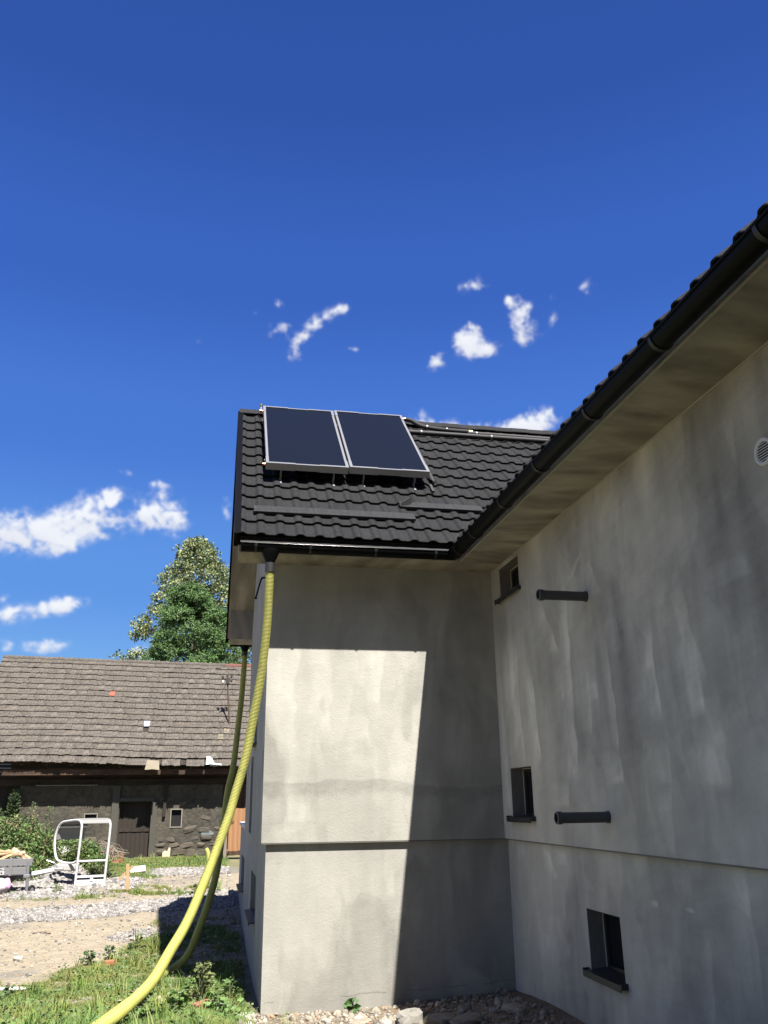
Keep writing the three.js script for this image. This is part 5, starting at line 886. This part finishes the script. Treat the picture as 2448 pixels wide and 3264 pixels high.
rock(-1.2, -16.6, 0.07, 0.06, 0.06, 13.4, 'pinkish stone on the gravel patch by the house shadow', 3);
rock(-0.62, -12.6, 0.08, 0.06, 0.06, 14.2, 'grey stone in grass just left of the hoses', 0);
rock(0.42, -10.35, 0.1, 0.06, 0.08, 15.1, 'pale rubble stone at the house corner', 3);
rock(0.52, -10.6, 0.08, 0.05, 0.06, 16.8, 'white rubble stone against the house corner', 3);
// ---------------------------------------------------------------- gravel, rubble, grass
{
  const R = rng(2024), dummy = new THREE.Object3D(), col = new THREE.Color();
  const inst = (name, geo, mat, spots, paint) => {
    const m = new THREE.InstancedMesh(geo, mat, spots.length); m.name = name; m.castShadow = m.receiveShadow = true;
    spots.forEach((s, i) => { dummy.position.set(s[0], s[1], s[2]); dummy.rotation.set(s[4] ?? 0, s[5] ?? 0, s[6] ?? 0); dummy.scale.set(s[3] * (s[7] ?? 1), s[3] * (s[8] ?? 1), s[3] * (s[9] ?? 1)); dummy.updateMatrix(); m.setMatrixAt(i, dummy.matrix); m.setColorAt(i, paint(col, s)); });
    m.userData.kind = 'stuff'; scene.add(m); return m;
  };
  const pebble = rough(new THREE.IcosahedronGeometry(1, 1), 0.3, 1.4, 3), white = std([1, 1, 1], 0.9);
  const gp = [];
  for (let n = 0; n < 900000 && gp.length < 70000; n++) {
    const x = -5.6 + R() * 9.2, z = -29 + R() * 19.5; if (x > 0.55 && z < -11.05) continue;
    const c = cover(x, z); if (R() > c.gravel * c.gravel * 0.95 + 0.006) continue;
    const near = -z < 14 ? 0.6 : 1, s = (0.012 + 0.018 * R() * R()) * (R() < 0.03 ? 2 : 1) * (0.75 + 0.25 * near) * (z < -21 ? 1.25 : 1);
    gp.push([x, ground(x, z) + s * 0.35, z, s, R() * 6, R() * 6, R() * 6, 1, 0.7, 1.1]);
  }
  const gm = inst('gravel', pebble, white, gp, (c) => { const k = 0.09 + 0.22 * R(), w = R(); return c.setRGB(k * (1 + 0.06 * w), k * (0.95 + 0.03 * w), k * (0.93 - 0.06 * w)); });
  gm.userData.label = 'pale grey crushed gravel of the track and heaps'; gm.userData.category = 'gravel';
  const rb = [];
  for (let n = 0; n < 60000 && rb.length < 1700; n++) { const x = 0.05 + R() * 3.5, z = -11 + R() * 2.2, c = cover(x, z); if (R() > c.soil) continue; const s = 0.010 + 0.05 * R() * R() * R(); rb.push([x, ground(x, z) + s * 0.3, z, s, R() * 6, R() * 6, R() * 6, 1.2, 0.6, 1]); }
  for (let n = 0; n < 500; n++) { const x = -0.9 + R() * 1.5, z = -19 + R() * 8, s = 0.014 + 0.03 * R() * R(); rb.push([x, ground(x, z) + s * 0.3, z, s, R() * 6, R() * 6, R() * 6, 1.2, 0.6, 1]); }
  for (let n = 0; n < 420; n++) { const x = -4 + R() * 4, z = -18 + R() * 5, s = 0.008 + 0.02 * R() * R(); rb.push([x, ground(x, z) + s * 0.3, z, s, R() * 6, R() * 6, R() * 6, 1.2, 0.6, 1]); }
  const rm = inst('rubble', pebble, white, rb, (c) => { const k = 0.16 + 0.28 * R() * R(), w = R(); return w > 0.95 ? c.setRGB(0.38, 0.2, 0.1) : c.setRGB(k, k * 0.88, k * 0.70); });
  rm.userData.label = 'small rubble and stones along the house walls'; rm.userData.category = 'rubble';

  // grass tufts: bent blades
  const tuft = (n, h, w, seed, lean = 0.5) => {
    const q = rng(seed), P = [], I = [];
    for (let b = 0; b < n; b++) {
      const a = q() * 6.28, hx = Math.cos(a), hz = Math.sin(a), H = h * (0.5 + 0.6 * q()), l = lean * (0.3 + q()), ox = (q() - 0.5) * 0.07, oz = (q() - 0.5) * 0.07, px = -hz * w, pzz = hx * w, k = P.length / 3;
      for (const [t, ww] of [[0, 1], [0.55, 0.8], [1, 0]]) { const cx = ox + hx * H * l * t * t, cy = H * t * (1 - 0.25 * l * t), cz = oz + hz * H * l * t * t; P.push(cx - px * ww, cy, cz - pzz * ww, cx + px * ww, cy, cz + pzz * ww); }
      I.push(k, k + 1, k + 2, k + 1, k + 3, k + 2, k + 2, k + 3, k + 4, k + 3, k + 5, k + 4);
    }
    const g = new THREE.BufferGeometry(); g.setAttribute('position', new THREE.Float32BufferAttribute(P, 3)); g.setIndex(I); g.computeVertexNormals(); return g;
  };
  const blade = phy([1, 1, 1], 0.7, { transmission: 0.3, thickness: 0 });
  const gt = [], gl = [], cl = [];
  for (let n = 0; n < 1500000 && gt.length < 60000; n++) {
    const z = -34 + Math.pow(R(), 0.72) * 26.6, x = -5.2 + R() * 6.2; if (x > 0.56 && z < -11) continue; if (z < -31.8 && x < 0.5 && z < -32.6) continue;
    const c = cover(x, z); if (R() > c.grass * c.grass * Math.max(0.06, 2.2 * (c.w3 - 0.25))) continue;
    const s = (0.6 + 0.8 * R()) * (z < -20 ? 1.3 : 1);
    gt.push([x, ground(x, z) - 0.004, z, s, 0, R() * 6, 0]);
    if (R() < 0.02) cl.push([x + (R() - 0.5) * 0.1, ground(x, z) - 0.004, z + (R() - 0.5) * 0.1, 0.7 + 0.8 * R(), 0, R() * 6, 0]);
    if (R() < 0.006) gl.push([x, ground(x, z), z, 0.8 + 0.9 * R(), 0, R() * 6, 0]);
  }
  const paint = (dry) => (c, s) => { const d = R() < dry ? R() : 0, k = 0.75 + 0.5 * R(), m = fbm(s[0] * 0.9, s[2] * 0.9, 2, 190), y = ss(0.4, 0.62, m); return c.setRGB(mix(mix(0.115, 0.19, y), 0.28, d) * k, mix(mix(0.20, 0.23, y), 0.25, d) * k, mix(mix(0.030, 0.044, y), 0.10, d) * k); };
  const a = inst('grass', tuft(10, 0.07, 0.0029, 1, 0.8), blade, gt, paint(0.3)); a.userData.label = 'patchy short grass on the near slope and yard'; a.userData.category = 'grass';
  const b = inst('grass_001', tuft(14, 0.2, 0.004, 2, 0.6), blade, gl, paint(0.12)); b.userData.label = 'taller grass tufts scattered through the lawn'; b.userData.category = 'grass';
  // round-leaved ground weeds
  const q = rng(7), L = []; for (let i = 0; i < 11; i++) { const an = q() * 6.28, r = 0.02 + 0.05 * q(); L.push([Math.cos(an) * r, 0.02 + 0.05 * q(), Math.sin(an) * r, 0.024 + 0.014 * q(), Math.cos(an), 0.2 + 0.4 * q(), Math.sin(an), 1, 1, 1, 0.8]); }
  const lg = leaves(L); lg.deleteAttribute('color');
  const c2 = inst('ground_weed', lg, blade, cl, (c) => { const k = 0.7 + 0.6 * R(); return c.setRGB(0.09 * k, 0.17 * k, 0.032 * k); }); c2.userData.label = 'low clover-like weeds among the grass'; c2.userData.category = 'weeds';
}
// larger weeds near the house corner and in the yard
function weed(x, z, h, n, leaf, label, seed, tone = [0.11, 0.2, 0.04], spread = 1) {
  const R = rng(seed), y = ground(x, z), t = thing('leafy_weed', label, 'weed', [x, y, z]), L = [], st = [];
  for (let i = 0; i < n; i++) {
    const a = R() * 6.28, q = 0.12 + 0.88 * R(), rr = spread * h * 0.42 * (1.1 - 0.6 * q) * R(), sx = x + Math.cos(a) * rr, sz = z + Math.sin(a) * rr, sy = y + h * q, k = 0.7 + 0.6 * R();
    if (i % 6 === 0) st.push(tube([[x + Math.cos(a) * 0.02, y - 0.02, z + Math.sin(a) * 0.02], [mix(x, sx, 0.5), mix(y, sy, 0.6), mix(z, sz, 0.5)], [sx, sy, sz]], 0.005, 6, 4));
    L.push([sx, sy, sz, leaf * (0.6 + 0.7 * R()), Math.cos(a), R() * 0.6 - 0.25, Math.sin(a), tone[0] * k, tone[1] * k, tone[2] * k, 0.62]);
  }
  mesh('stem', merge(st), std([0.12, 0.14, 0.05], 0.9), t); mesh('leaf_mass', leaves(L), leafMat(), t);
}
weed(0.3, -11.0, 0.34, 60, 0.09, 'broad leaved weed right beside the house corner', 1);
weed(-0.02, -11.3, 0.44, 320, 0.055, 'tall tangled weed left of the house corner', 2, [0.13, 0.16, 0.05]);
weed(0.16, -10.3, 0.2, 60, 0.09, 'low weed in front of the house corner rubble', 3);
weed(-0.25, -10.2, 0.22, 70, 0.07, 'green weed at the frame bottom below the brick', 4);
weed(1.72, -10.93, 0.15, 34, 0.1, 'small lobed plant growing at the sunlit wall foot', 5, [0.07, 0.16, 0.03], 0.1);
weed(-0.22, -20.2, 0.32, 90, 0.06, 'weed clump on gravel beside the house shadow', 6, [0.06, 0.11, 0.03]);
weed(-1.45, -15.2, 0.22, 70, 0.06, 'dark weed clump at the grass edge left of the brick', 7, [0.045, 0.1, 0.025]);
weed(-1.72, -14.9, 0.22, 110, 0.055, 'dense green clump at the sandy edge', 8, [0.05, 0.12, 0.03]);
weed(-1.12, -15.9, 0.24, 24, 0.08, 'thin weed with dark round leaves near the house shadow', 9, [0.03, 0.06, 0.02]);
weed(-2.45, -13.0, 0.12, 40, 0.06, 'low dark weed below the white pipe', 10, [0.05, 0.09, 0.03]);
weed(-4.3, -19.9, 0.16, 50, 0.06, 'low weed at the left edge of the gravel track', 11, [0.06, 0.09, 0.03]);
weed(-3.35, -21.9, 0.26, 40, 0.07, 'small yellow green weed on the gravel before the white frame', 12, [0.12, 0.16, 0.04]);

scene.traverse((o) => { if (o.isMesh) { o.castShadow = true; o.receiveShadow = true; } });
renderer.render(scene, camera);
